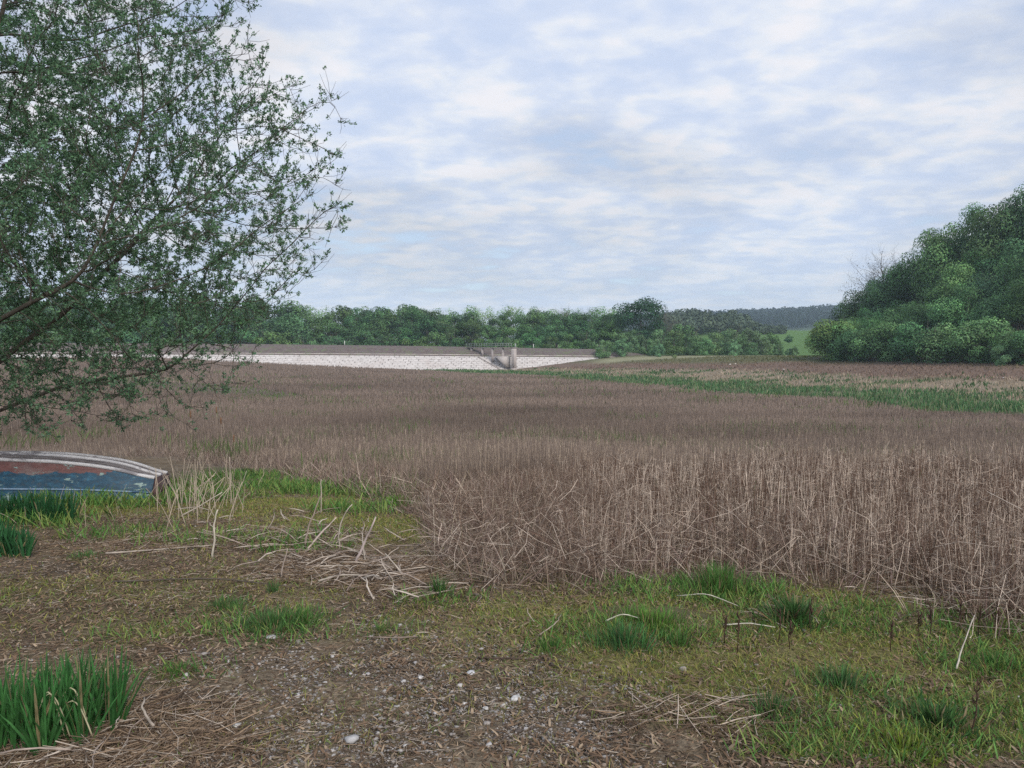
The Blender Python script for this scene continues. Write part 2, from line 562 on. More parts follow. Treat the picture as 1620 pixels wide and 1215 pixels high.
def ground_col(x, y):
    n = len(x)
    c = np.tile(np.array([[0.185, 0.145, 0.098]]), (n, 1))
    r = np.hypot(x, y)
    nn = fbm(x / 0.5, y / 0.5, 41, 4)
    c = lerp(c, (0.135, 0.10, 0.063), sstep(0.45, 0.62, nn))
    nr = sstep(30, 18, r)
    c = lerp(c, (0.19, 0.16, 0.125), patch(x, y, GRAV) * nr * 0.6)
    c = lerp(c, (0.085, 0.066, 0.05), patch(x, y, DARK) * nr * 0.8)
    c = lerp(c, (0.19, 0.185, 0.062), patch(x, y, MOSS) * nr * 0.85)
    c = lerp(c, (0.055, 0.095, 0.03), patch(x, y, LUSH) * nr * 0.7)
    ri = reed_in(x, y)
    c = lerp(c, (0.16, 0.125, 0.093), sstep(-0.3, 0.8, ri))
    # bed colours far out
    far = sstep(25, 70, r)
    u = chan(x, y) + 9 * (fbm(x / 9, y / 9, 51, 3) - 0.5)
    nb = fbm(x / 14, y / 7, 52, 4)
    bed = np.tile(np.array([[0.165, 0.130, 0.108]]), (n, 1))
    bed = lerp(bed, (0.13, 0.10, 0.083), sstep(0.4, 0.62, nb))
    bed = lerp(bed, (0.12, 0.125, 0.075), sstep(-6, -2, u) * sstep(15, 11, u) * sstep(50, 60, y))
    pale = lerp(np.tile(np.array([[0.24, 0.20, 0.15]]), (n, 1)), (0.12, 0.14, 0.07), sstep(0.5, 0.62, nb))
    k = sstep(11, 15, u) * sstep(40, 55, y)
    bed = bed * (1 - k[:, None]) + pale * k[:, None]
    bed = lerp(bed, (0.16, 0.115, 0.09), sstep(29, 34, u) * sstep(40, 55, y))
    bed = lerp(bed, (0.115, 0.12, 0.065), sstep(42, 52, u) * sstep(120, 150, y))
    bed = lerp(bed, (0.25, 0.25, 0.16), sstep(196, 201, y) * sstep(214, 207, y) * sstep(18, 26, x))
    bed = lerp(bed, (0.085, 0.165, 0.045), sstep(222, 232, y))
    # far pasture and plough on the ridge
    nf = fbm(x / 220 + 3.1, y / 130, 61, 2)
    bed = lerp(bed, (0.16, 0.21, 0.10), sstep(650, 700, y) * sstep(0.5, 0.56, nf))
    bed = lerp(bed, (0.05, 0.075, 0.05), sstep(900, 940, y))
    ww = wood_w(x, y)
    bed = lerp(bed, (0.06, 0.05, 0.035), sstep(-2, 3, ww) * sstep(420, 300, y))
    c = c * (1 - far[:, None]) + bed * far[:, None]
    return c


gcol = ground_col(gv[:, 0], gv[:, 1])
m, N = mat('ground_earth')
o = N.n('ShaderNodeOutputMaterial')
at = N.n('ShaderNodeAttribute', attribute_name='Col')
tc = N.n('ShaderNodeTexCoord')
n1 = N.noise(tc.outputs['Object'], 3.0, 8, 0.68)
n2 = N.noise(tc.outputs['Object'], 38.0, 6, 0.7)
n3 = N.noise(tc.outputs['Object'], 0.09, 5, 0.6)
f = N.math('MULTIPLY', N.math('MULTIPLY', N.maprange(n1, 0.3, 0.7, 0.65, 1.35), N.maprange(n2, 0.32, 0.68, 0.35, 1.65)), N.maprange(n3, 0.3, 0.7, 0.88, 1.12))
vm = N.n('ShaderNodeVectorMath', operation='SCALE')
N.link(at.outputs['Color'], vm.inputs[0]); N.link(f, vm.inputs['Scale'])
p = N.n('ShaderNodeBsdfPrincipled')
N.link(vm.outputs[0], p.inputs['Base Color'])
p.inputs['Roughness'].default_value = 0.95
p.inputs['Specular IOR Level'].default_value = 0.15
bp = N.n('ShaderNodeBump'); bp.inputs['Strength'].default_value = 0.9; bp.inputs['Distance'].default_value = 0.025
N.link(N.math('ADD', n2, N.noise(tc.outputs['Object'], 14.0, 5, 0.65)), bp.inputs['Height'])
N.link(bp.outputs[0], p.inputs['Normal'])
N.link(p.outputs[0], o.inputs[0])
M['ground'] = m
ground = link('ground', make_mesh('ground', gv, [gq, gt], [M['ground']], gcol, smooth=True))
tag(ground, 'bare reservoir bed and mossy earth bank sloping away', 'ground', kind='structure')

# ------------------------------------------------------------------ dam
dam = empty('dam', (0, 0, 0))
tag(dam, 'long low earth dam with pale stone facing across the far end of the bed', 'dam')
DX = np.linspace(-260, 46, 154)


def dam_crest(x):
    return np.interp(x, [-260, -75, -28, 23, 46], [4.0, 3.05, 2.5, 1.6, -0.6])


def dam_face(x):
    return np.interp(x, [-260, -75, -28, 23, 46], [0.55, 0.25, -0.05, -0.55, -2.0])


def dam_grid(prof):
    """prof(x) -> list of (y,z)"""
    K = len(prof(0.0)); V = []
    for x in DX:
        for (y, z) in prof(float(x)):
            V.append((x, y, z))
    q = [(i * K + k, (i + 1) * K + k, (i + 1) * K + k + 1, i * K + k + 1) for i in range(len(DX) - 1) for k in range(K - 1)]
    return np.array(V, float), [np.array(q)]


def prof_bank(x):
    f = float(dam_face(x)); c = float(dam_crest(x))
    w = 0.25 * math.sin(x * 0.31) + 0.2 * math.sin(x * 0.83)
    return [(212.7, f - 1.2), (213.0, f + 0.05), (213.9 + w * 0.3, f + 0.45), (216 + w, f + 0.6 * (c - f)), (218.6, c - 0.05), (219.6, c), (223.5, c), (226, c - 1.2), (238, -5.5)]


M['bank'] = noise_mat('dam_dry_grass', (0.095, 0.08, 0.078), (0.17, 0.14, 0.132), 1.6, 0.95, 0.5, (0.13, 0.14, 0.09), bscale=3)
v, f = dam_grid(prof_bank)
link('embankment', make_mesh('embankment', v, f, [M['bank']], smooth=True), dam)


def prof_face(x):
    f = float(dam_face(x))
    return [(204.2, -5.2)] + [(204.2 + 9.0 * t, -5.2 + (f + 5.2) * t) for t in (0.2, 0.4, 0.6, 0.8, 1.0)] + [(213.6, f + 0.02)]


m, N = mat('stone_facing')
o = N.n('ShaderNodeOutputMaterial')
tc = N.n('ShaderNodeTexCoord'); sp = N.n('ShaderNodeSeparateXYZ'); cb = N.n('ShaderNodeCombineXYZ')
N.link(tc.outputs['Object'], sp.inputs[0])
N.link(sp.outputs[0], cb.inputs[0]); N.link(N.math('MULTIPLY', sp.outputs[1], 1.15), cb.inputs[1])
br = N.n('ShaderNodeTexBrick')
N.link(cb.outputs[0], br.inputs['Vector'])
br.inputs['Scale'].default_value = 1.0
br.inputs['Brick Width'].default_value = 1.35
br.inputs['Row Height'].default_value = 1.0
br.inputs['Mortar Size'].default_value = 0.14
br.inputs['Mortar Smooth'].default_value = 0.4
br.inputs['Color1'].default_value = (0.49, 0.465, 0.45, 1)
br.inputs['Color2'].default_value = (0.58, 0.555, 0.54, 1)
br.inputs['Mortar'].default_value = (0.49, 0.465, 0.45, 1)
nz = N.noise(cb.outputs[0], 0.9, 5, 0.7)
jt = N.math('MULTIPLY', br.outputs['Fac'], N.maprange(nz, 0.44, 0.6, 0.0, 0.95, True))
stn = N.noise(cb.outputs[0], 0.12, 6, 0.7)
base = N.mix(N.maprange(stn, 0.5, 0.68, 0, 0.5, True), br.outputs['Color'], (0.47, 0.41, 0.385))
colr = N.mix(jt, base, (0.15, 0.135, 0.125))
p = N.n('ShaderNodeBsdfPrincipled'); p.inputs['Roughness'].default_value = 0.9
N.link(colr, p.inputs['Base Color']); N.link(p.outputs[0], o.inputs[0])
M['facing'] = m
v, f = dam_grid(prof_face)
link('stone_facing', make_mesh('stone_facing', v, f, [M['facing']]), dam)
# coping strip along the top of the facing
v, f = jn([beam((float(a), 213.45, float(dam_face(a)) + 0.09), (float(b), 213.45, float(dam_face(b)) + 0.09), 0.16, 0.5) for a, b in zip(DX[:-1:3], DX[3::3])])
M['coping'] = noise_mat('coping_stone', (0.42, 0.39, 0.37), (0.58, 0.54, 0.52), 1.5, 0.9, 0)
link('coping', make_mesh('coping', v, f, [M['coping']]), dam)

# valve tower, wing wall, footbridge, steps
M['conc'] = noise_mat('weathered_concrete', (0.33, 0.30, 0.295), (0.46, 0.425, 0.415), 0.8, 0.9, 0.2, (0.19, 0.17, 0.165))
M['conc_dark'] = noise_mat('stained_concrete', (0.19, 0.172, 0.168), (0.29, 0.265, 0.26), 0.8, 0.9, 0.2)
M['paleconc'] = noise_mat('pale_render', (0.42, 0.39, 0.38), (0.50, 0.47, 0.46), 0.6, 0.9, 0)
M['rail'] = noise_mat('grey_steel', (0.25, 0.29, 0.29), (0.36, 0.40, 0.40), 2, 0.6, 0)
M['white'] = noise_mat('white_paint', (0.7, 0.7, 0.68), (0.8, 0.8, 0.78), 2, 0.6, 0)
tw = empty('valve_tower', (0.5, 205.5, -4.2))
tag(tw, 'square concrete valve tower at the foot of the pale dam face', 'tower')
v, f = jn([boxv(-0.68, 0.68, -0.68, 0.68, 0, 6.1), boxv(-0.85, 0.85, -0.85, 0.85, 0, 0.8), boxv(-0.2, 0.2, -0.82, -0.683, 0.8, 5.6)])
link('shaft', make_mesh('shaft', v, f, [M['conc']]), tw)
v, f = jn([boxv(-0.85, 0.85, -0.85, 0.85, 6.1, 6.3)])
link('cap_slab', make_mesh('cap_slab', v, f, [M['conc_dark']]), tw)
v, f = jn([boxv(0.2, 0.55, -0.25, 0.1, 6.3, 7.2), boxv(0.16, 0.59, -0.29, 0.14, 7.2, 7.32)])
link('lantern_post', make_mesh('lantern_post', v, f, [M['rail']]), tw)
ww_ = empty('wing_wall', (0, 0, 0))
tag(ww_, 'smooth pale wing wall sloping beside the valve tower', 'wall')
vv = np.array([(-4.4, 206.9, -0.3), (-0.4, 206.3, -0.3), (-0.4, 206.3, -3.2), (-1.6, 206.5, -3.2),
               (-4.4, 212.5, -0.3), (-0.4, 212.5, -0.3), (-0.4, 212.5, -3.2), (-1.6, 212.5, -3.2)])
ff = np.array([(0, 3, 2, 1), (4, 5, 6, 7), (0, 1, 5, 4), (1, 2, 6, 5), (2, 3, 7, 6), (3, 0, 4, 7)])
link('wall_face', make_mesh('wall_face', vv, [ff], [M['paleconc']]), ww_)
fb = empty('footbridge', (0, 0, 0))
tag(fb, 'small railed footbridge running from the dam crest to the valve tower', 'bridge')
A0 = (-12.2, 217.5, 2.0); B0 = (-0.5, 205.4, 1.95)
v, f = beam(A0, B0, 0.9, 0.22)
link('deck', make_mesh('deck', v, f, [M['conc_dark']]), fb)
for t in (0.1, 0.36, 0.6, 0.84):
    q = [A0[i] + (B0[i] - A0[i]) * t for i in range(3)]
    v, f = boxv(-0.3, 0.3, -0.3, 0.3, -3.8, -0.13)
    link('pier', make_mesh('pier', v + np.array([q[0], q[1], q[2]]), f, [M['conc']]), fb)
for s in (-1, 1):
    off = np.array([0.42 * s, 0.42 * s, 0])
    parts = []
    for h in (0.65, 1.15):
        parts.append(beam(np.array(A0) + off + [0, 0, h], np.array(B0) + off + [0, 0, h], 0.08, 0.08))
    for t in np.linspace(0, 1, 9):
        q = np.array(A0) + (np.array(B0) - np.array(A0)) * t + off
        parts.append(beam(q + [0, 0, 0.152], q + [0, 0, 1.2], 0.07, 0.07))
    v, f = jn(parts)
    link('railing', make_mesh('railing', v, f, [M['rail']]), fb)
st = empty('stone_steps', (0, 0, 0))
tag(st, 'dark flight of steps running aslant down the pale dam face', 'steps')
parts = []
for k in range(16):
    t = k / 15
    x = -9.0 + 6.6 * t; y = 212.6 - 6.4 * t
    zt = -5.2 + (dam_face(x) + 5.2) * (y - 204.2) / 9.0
    parts.append(boxv(x - 0.2, x + 0.2, y - 0.3, y + 0.3, zt - 0.3, zt + 0.12 + 0.002 * k))
v, f = jn(parts)
link('treads', make_mesh('treads', v, f, [M['conc_dark']]), st)
mp0 = None
for px, hgt in ((545, 1.1), (844, 1.0)):
    x = (px - 810) / F * 219.8
    v, f = jn([boxv(-0.06, 0.06, -0.06, 0.06, -0.2, hgt), boxv(-0.09, 0.09, -0.09, 0.09, hgt, hgt + 0.1)])
    o_ = link('marker_post', make_mesh('marker_post', v, f, [M['white']]), None, (x, 220.2, float(dam_crest(x))))
    tag(o_, 'thin white marker post standing on the dam crest', 'post', 'white marker posts along the dam crest')


# ------------------------------------------------------------------ distant trees: prototypes
def crown_mesh(name, rng, H, W, nl, leaf, n, low=0.25, fill=0.35, col=(0.055, 0.105, 0.05), shape=0.5, cvar=0.3):
    """leaf clumps on the shells of many lobes spread through an egg-shaped crown"""
    zc = H * (low + (1 - low) * 0.52); hz = H * (1 - low) * 0.5
    if low < 0.04: zc, hz = H * 0.40, H * 0.56
    L = []
    for i in range(nl):
        d = rng.normal(size=3); d /= np.linalg.norm(d)
        rr_ = rng.uniform(0.45, 0.86)
        tz = d[2] * rr_
        wz = 1.0 - shape * max(tz, 0) ** 2 - 0.35 * max(-tz, 0) ** 2
        c = np.array([d[0] * rr_ * W / 2 * wz, d[1] * rr_ * W / 2 * wz, zc + tz * hz])
        L.append((c, rng.uniform(0.14, 0.27) * (1.45 if nl < 20 else 1.0) * (W + H) / 2 * 0.62, rng.uniform(1 - cvar, 1 + cvar)))
    wts = np.array([l[1] ** 2 for l in L]); wts /= wts.sum()
    idx = rng.choice(nl, n, p=wts)
    cen = np.array([L[i][0] for i in idx]); rad_ = np.array([L[i][1] for i in idx]); br_ = np.array([L[i][2] for i in idx])
    d = rng.normal(size=(n, 3)); d[:, 2] += 0.25
    d /= np.linalg.norm(d, axis=1, keepdims=True)
    rs = np.where(rng.random(n) < fill, rng.uniform(0.4, 0.95, n), rng.uniform(0.9, 1.12, n))
    P = cen + d * (rad_ * rs)[:, None] * np.array([1.1, 1.1, 0.85])
    P[:, 2] = np.abs(P[:, 2]) if low < 0.04 else np.maximum(P[:, 2], H * low * 0.35)
    nrm = d + rng.normal(size=(n, 3)) * 0.38
    nrm /= np.linalg.norm(nrm, axis=1, keepdims=True)
    u, v = perp(nrm)
    a = rng.uniform(0, 6.28, n)
    u2 = u * np.cos(a)[:, None] + v * np.sin(a)[:, None]; v2 = np.cross(nrm, u2)
    s = (leaf * rng.uniform(0.6, 1.35, n))[:, None]
    V = np.stack([P - u2 * s * 0.5, P + v2 * s * 0.32 + nrm * s * 0.1, P + u2 * s * 0.5, P - v2 * s * 0.32 + nrm * s * 0.1], 1).reshape(-1, 3)
    q = np.arange(n * 4).reshape(-1, 4)
    c = np.array(col)[None] * (br_ * rng.uniform(0.75, 1.3, n))[:, None]
    c = c * (1 + rng.normal(size=(n, 3)) * 0.06)
    return make_mesh(name, V, [q], [M['far_leaf']], np.repeat(np.clip(c, 0.005, 1), 4, axis=0))


def branch_paths(rng, H, W, low, n, depth=1, r0=None, wob=0.08):
    """trunk and limbs as (path, radii)"""
    r0 = r0 or 0.02 * H
    tz = np.linspace(-0.4, H * 0.78, 8)
    tp = np.stack([np.cumsum(rng.normal(0, wob, 8)) * H * 0.05, np.cumsum(rng.normal(0, wob, 8)) * H * 0.05, tz], 1)
    outp = [(tp, np.linspace(r0, r0 * 0.25, 8))]

    def limb(p, d, L, r, lev):
        k = 6
        pts = [p]
        dd = d / np.linalg.norm(d)
        for i in range(k - 1):
            dd = dd + rng.normal(0, 0.13, 3) + np.array([0, 0, 0.07]); dd /= np.linalg.norm(dd)
            pts.append(pts[-1] + dd * L / (k - 1))
        outp.append((np.array(pts), np.linspace(r, r * 0.25, k)))
        if lev < depth:
            for j in range(3 if lev == 0 else 3):
                q = pts[rng.integers(1, k)]
                limb(q, dd + rng.normal(0, 0.75, 3), L * rng.uniform(0.4, 0.7), r * 0.45, lev + 1)
    for i in range(n):
        t = rng.uniform(low, 0.95)
        zi = t * H * 0.78
        p = np.array([np.interp(zi, tz, tp[:, 0]), np.interp(zi, tz, tp[:, 1]), zi])
        a = i * 2.4 + rng.uniform(-0.4, 0.4)
        limb(p, np.array([math.cos(a), math.sin(a), rng.uniform(0.4, 1.1)]), W * rng.uniform(0.22, 0.4) * (1.3 if depth > 1 else 1), r0 * (0.5 - 0.25 * t), 0)
    return outp


def trunk_mesh(name, rng, H, W, low, n, depth=1, r0=None, sides=5, mt='far_bark'):
    v, f = jn([tube(p, r, sides, False) for p, r in branch_paths(rng, H, W, low, n, depth, r0)])
    return make_mesh(name, v, f, [M[mt]], smooth=True)


G0 = (0.090, 0.200, 0.085)
PROTO = {}


def proto(key, H, W, nl, leaf, n, low, limbs=7, depth=1, fill=0.35, shape=0.5, seeds=2, col=G0, cvar=0.3):
    PROTO[key] = []
    for s in range(seeds):
        rng = np.random.default_rng(sum(ord(ch) for ch in key) * 131 + s)
        cm = crown_mesh('crown', rng, H, W, nl, leaf, n, low, fill, col, shape, cvar) if n else None
        tm = trunk_mesh('trunk', rng, H, W, max(low, 0.2), limbs, depth, r0=0.011 * H if key == 'bare' else None, sides=4 if key == 'bare' else 5)
        PROTO[key].append((H, tm, cm))


proto('broad', 14, 10.5, 30, 0.48, 5600, 0.05, seeds=3)
proto('tall', 16, 8.5, 28, 0.48, 5200, 0.05, seeds=3, shape=0.65)
proto('sparse', 16, 8.0, 20, 0.42, 1000, 0.38, limbs=14, depth=2, fill=0.2, cvar=0.2)
proto('bush', 7, 8.0, 20, 0.36, 3600, 0.02, limbs=8, shape=0.3, seeds=3)
proto('near_broad', 14, 11.5, 17, 0.36, 9500, 0.12, seeds=4, cvar=0.38)
proto('near_tall', 16, 9.5, 16, 0.36, 9000, 0.12, seeds=3, shape=0.62, cvar=0.38)
proto('near_bush', 8, 8.0, 16, 0.30, 6500, 0.0, limbs=8, shape=0.3, seeds=4, cvar=0.38)
proto('round', 17, 15.0, 46, 0.46, 9000, 0.12, seeds=1, shape=0.45, cvar=0.2)
proto('bare', 13, 7.5, 12, 0.16, 260, 0.45, limbs=30, depth=3, fill=0.5, seeds=2, col=(0.10, 0.09, 0.07))


def plant_tree(key, x, y, top, name, label, cat, group, tint=(1, 1, 1), wid=1.0, hmin=3.0):
    z0 = gz(x, y)
    H, tm, cm = PROTO[key][RNG.integers(len(PROTO[key]))]
    s = max(top - z0, hmin) / H
    sw = s * wid
    e = empty(name, (x, y, z0 - 0.05), float(RNG.uniform(0, 6.28)), (float(sw), float(sw), float(s)))
    tag(e, label, cat, group)
    link('trunk', tm, e)
    if cm is not None:
        c = link('crown', cm, e)
        c.color = (*[float(t) for t in tint], 1)
    return e


def tintv(k=1.0, yel=0.0, sil=0.0):
    b = k * RNG.uniform(0.72, 1.28)
    t = np.array([b * (1 + 0.6 * yel + 0.7 * sil), b * (1 + 0.22 * yel + 0.5 * sil), b * (1 - 0.1 * yel + 0.9 * sil)])
    return t * (1 + RNG.normal(0, 0.05, 3))


def top_of(px_y, d):
    return EYE + (HOR - px_y) / F * d


# belt behind the dam
BELT = ('dense green broadleaf tree in the long belt behind the dam crest', 'tree', 'trees in the belt behind the dam')
THIN = ('thin-leaved pale tree rising against the sky over the belt behind the dam', 'tree', 'thin-leaved trees along the top of the belt')
SHRUB = ('round green shrub at the front of the belt, just over the dam crest', 'shrub', 'shrubs just behind the dam crest')
for px in np.arange(-80, 985, 22):
    d = RNG.uniform(262, 275)
    pxx = px + RNG.uniform(-10, 10)
    tp_ = np.interp(pxx, [-80, 300, 400, 460, 490, 640, 660, 720, 975], [460, 464, 468, 472, 490, 490, 487, 491, 494]) + RNG.uniform(-6, 7)
    plant_tree('broad' if RNG.random() < 0.6 else 'tall', (pxx - 810) / F * d, d, top_of(tp_, d), 'broadleaf_tree', *BELT, tint=tintv(0.72, RNG.uniform(-0.1, 0.6)), wid=RNG.uniform(0.9, 1.3))
for px in np.arange(-70, 985, 25):
    d = RNG.uniform(246, 254)
    pxx = px + RNG.uniform(-10, 10)
    tp_ = np.interp(pxx, [-70, 300, 430, 500, 975], [482, 489, 497, 507, 507]) + RNG.uniform(-7, 9)
    plant_tree('broad' if RNG.random() < 0.7 else 'tall', (pxx - 810) / F * d, d, top_of(tp_, d), 'broadleaf_tree', *BELT, tint=tintv(0.72, RNG.uniform(-0.15, 0.5)), wid=1.15)
for px in np.arange(-60, 945, 29):
    d = RNG.uniform(237, 241)
    pxx = px + RNG.uniform(-12, 12)
    plant_tree('bush', (pxx - 810) / F * d, d, top_of(RNG.uniform(513, 532), d), 'shrub', *SHRUB, tint=tintv(0.8, RNG.uniform(-0.2, 0.8)), hmin=5.5, wid=0.95)
for px in np.arange(490, 985, 17):
    d = RNG.uniform(285, 300)
    pxx = px + RNG.uniform(-7, 7)
    plant_tree('sparse', (pxx - 810) / F * d, d, top_of(RNG.uniform(483, 491), d), 'thin_tree', *THIN, tint=tintv(1.15, RNG.uniform(0.2, 0.9)))
# trees set apart by their look
d = 244
plant_tree('round', (1014 - 810) / F * d, d, top_of(470, d), 'round_tree', 'big dark round-headed tree rising above the end of the dam', 'tree', None, tint=(0.36, 0.45, 0.50), wid=1.12)
plant_tree('tall', (652 - 810) / F * 258, 258, top_of(479, 258), 'broadleaf_tree', 'dense tree standing a little proud of the belt behind mid dam', 'tree', None, tint=tintv(0.8), wid=0.8)
for px, t in ((1050, 486), (1064, 492), (1040, 490), (895, 484)):
    d = 292
    plant_tree('bare', (px - 810) / F * d, d, top_of(t, d), 'bare_tree', 'leafless pale twiggy tree against the sky close to the big round tree', 'tree', 'leafless trees by the big round tree')

# willows and bushes on the far bank, in front of the hills
WIL = ('grey-green willow bush in the thicket on the far bank beyond the dam end', 'willow', 'willow bushes of the far bank thicket')
spec = [(955, 536, 205, .3), (975, 524, 212, .3), (1000, 520, 222, .1), (985, 534, 206, .1), (1022, 528, 210, .2), (1045, 518, 214, .3), (1035, 540, 205, 0), (1066, 520, 208, .5), (1085, 527, 212, .1), (1100, 522, 218, .2),
        (1115, 533, 210, .0), (1130, 524, 220, .3), (1150, 534, 212, .1), (1172, 530, 215, .2), (1190, 540, 208, .1), (1205, 531, 222, .4), (1218, 524, 232, .5), (1232, 541, 212, .1), (1246, 549, 206, .0), (1256, 553, 205, .1), (1186, 517, 240, .3),
        (1140, 512, 250, .1), (1165, 508, 255, .1), (1100, 510, 250, .0), (1075, 510, 246, .1)]
for px, t, d, yl in spec:
    d = d + 8
    plant_tree('bush', (px - 810) / F * d, d, top_of(t, d), 'willow_bush', *WIL, tint=tintv(0.85, yl + 0.15, 0.4), hmin=2.6, wid=0.95)
plant_tree('bush', (1163 - 810) / F * 209, 209, top_of(539, 209), 'willow_bush', 'pale silvery bush in the middle of the far bank thicket', 'shrub', None, tint=(2.2, 1.9, 2.3), wid=0.75, hmin=2)
plant_tree('bush', (1043 - 810) / F * 206, 206, top_of(541, 206), 'willow_bush', 'small blue-grey bush low at the front of the far bank thicket', 'shrub', None, tint=(1.5, 1.35, 1.7), wid=0.7, hmin=2)
plant_tree('bush', (1067 - 810) / F * 200, 200, top_of(562, 200), 'low_bush', 'low yellow-olive hump of a bush alone on the pale far shore', 'shrub', None, tint=(2.4, 1.55, 1.4), wid=1.2, hmin=1.0)
plant_tree('broad', (1248 - 810) / F * 330, 330, top_of(529, 330), 'field_tree', 'small dark tree alone in the bright green field beyond the thicket', 'tree', None, tint=(0.5, 0.6, 0.6), wid=1.2, hmin=3)

# the wood on the slope
WOOD = ('dense dark green broadleaf tree within the wood on the steep slope', 'tree', 'trees of the wood on the steep slope')
WBU = ('leafy green bush along the foot of the wood on the slope', 'shrub', 'bushes along the foot of the wood on the slope')
PX = [1280, 1330, 1390, 1460, 1475, 1560, 1620, 1760, 1900]
PT = [514, 480, 446, 398, 366, 327, 306, 285, 270]


def wood_d(px):
    return np.interp(px, [1270, 1330, 1450, 1620, 1780], [164, 150, 130, 112, 103])


for px in np.arange(1324, 1800, 31):
    d = wood_d(px) + RNG.uniform(0, 4)
    pf = np.interp(px, PX, PT)
    t = max(pf + 12, np.interp(px, [1300, 1400, 1620, 1800], [518, 512, 498, 488])) + RNG.uniform(-20, 24)
    plant_tree('near_bush', (px - 810) / F * d, d, top_of(t, d), 'wood_edge_bush', *WBU, tint=tintv(0.98, RNG.uniform(-0.1, 0.35)), wid=1.15, hmin=4)
for row in range(1, 6):
    for px in np.arange(1318 + row * 23 % 48, 1830, 48):
        pxx = px + RNG.uniform(-14, 14)
        d = wood_d(pxx) + 4 + row * 8.5 + RNG.uniform(-2, 2)
        pf = np.interp(pxx, PX, PT)
        fr = np.interp(pxx, [1300, 1400, 1620, 1800], [520, 508, 480, 460])
        t = max(fr + (pf - fr) * row / 5 + RNG.uniform(-14, 14), pf + RNG.uniform(14, 50))
        plant_tree('near_broad' if RNG.random() < 0.6 else 'near_tall', (pxx - 810) / F * d, d, top_of(t, d), 'wood_tree', *WOOD, tint=tintv(0.98, RNG.uniform(-0.2, 0.5)), wid=RNG.uniform(0.85, 1.1), hmin=8)
for px, t in ((1340, 474), (1368, 456), (1382, 447), (1395, 440), (1410, 430), (1424, 420), (1446, 396), (1474, 362), (1500, 357), (1532, 336), (1562, 330), (1588, 311), (1622, 304), (1668, 296), (1725, 288)):
    d = wood_d(px) + 34 + RNG.uniform(-3, 3)
    plant_tree('near_broad' if RNG.random() < 0.5 else 'near_tall', (px - 810) / F * d, d, top_of(t, d), 'wood_tree', *WOOD, tint=tintv(0.95, RNG.uniform(0, 0.4)), wid=RNG.uniform(0.62, 0.82), hmin=12)
plant_tree('near_bush', (1309 - 810) / F * 160, 160, top_of(503, 160), 'willow_bush', 'yellow-green willow at the low end of the wood on the slope', 'willow', None, tint=(1.9, 1.25, 0.85), wid=1.0)
plant_tree('near_bush', (1322 - 810) / F * 155, 155, top_of(492, 155), 'willow_bush', 'taller olive willow standing second at the low end of the wood', 'willow', None, tint=(1.45, 1.1, 0.85), wid=0.95)
plant_tree('near_bush', (1585 - 810) / F * 113, 113, top_of(538, 113), 'wood_edge_bush', 'pale grey-green bush low at the foot of the wood on the slope', 'shrub', None, tint=(1.8, 1.5, 1.75), wid=0.9, hmin=3)
for px, t in ((1378, 412), (1396, 396), (1412, 402)):
    d = wood_d(px) + 34
    plant_tree('bare', (px - 810) / F * d, d, top_of(t, d), 'bare_tree', 'leafless twiggy tree poking out above the sloping top of the wood', 'tree', 'leafless trees above the wood', hmin=9)


# far woods: masses nobody could count
def far_wood(name, pts, h, leaf, per, col, label, tint=(1, 1, 1)):
    n = len(pts)
    rng = np.random.default_rng(len(name))
    idx = np.repeat(np.arange(n), per)
    d = rng.normal(size=(n * per, 3)); d[:, 2] = np.abs(d[:, 2]) * 0.9 - 0.2
    d /= np.linalg.norm(d, axis=1, keepdims=True)
    sc = (h * rng.uniform(0.5, 1.35, n) * (np.clip(1.1 - 0.55 * ((pts[:, 0] / pts[:, 1] * F + 810 - 1100) / 85) ** 2, 0.25, 0.85) if name == 'hill_wood' else 1.0))[idx]
    P = pts[idx] + d * np.stack([sc * 0.42, sc * 0.42, sc * 0.5], 1); P[:, 2] += sc * 0.5
    nrm = d + rng.normal(size=d.shape) * 0.45; nrm /= np.linalg.norm(nrm, axis=1, keepdims=True)
    u, v = perp(nrm)
    s = (leaf * rng.uniform(0.6, 1.3, n * per))[:, None]
    V = np.stack([P - u * s * 0.5, P + v * s * 0.4, P + u * s * 0.5, P - v * s * 0.4], 1).reshape(-1, 3)
    bt = rng.uniform(0.78, 1.22, n)[idx][:, None] * np.array(col)[None]
    yel = (rng.random(n) < 0.2)[idx][:, None] * np.array([[0.008, 0.008, 0.0]])
    c = np.repeat((bt + yel) * rng.uniform(0.85, 1.15, (n * per, 1)), 4, axis=0)
    o = link(name, make_mesh(name, V, [np.arange(len(V)).reshape(-1, 4)], [M['far_leaf']], c))
    tag(o, label, 'wood', kind='stuff')
    return o


rng = np.random.default_rng(3)
xx = rng.uniform(70, 196, 460); yy = rng.uniform(400, 500, 460)
keep = (xx / yy > 0.19) & (xx / yy < 0.345 + 0.0 * yy)
xx, yy = xx[keep], yy[keep]
far_wood('hill_wood', np.stack([xx, yy, zf(xx, yy) - 0.5], 1), 11.0, 1.3, 170, (0.072, 0.105, 0.072), 'grey-green wood covering the low rounded hill behind the far bank thicket')
xx = rng.uniform(60, 1500, 9000); yy = rng.uniform(950, 1560, 9000)
nf = fbm(xx / 260, yy / 120, 77, 2)
keep = ((yy > 1230) | (nf > 0.52)) & (xx / yy < 1.0) & ((yy > 1360) | (nf > 0.44) | (yy < 1300))
xx, yy = xx[keep], yy[keep]
far_wood('ridge_wood', np.stack([xx, yy, zf(xx, yy) - 0.5], 1), 15.0, 4.0, 34, (0.020, 0.034, 0.034), 'dark bluish wood along the long ridge on the skyline')

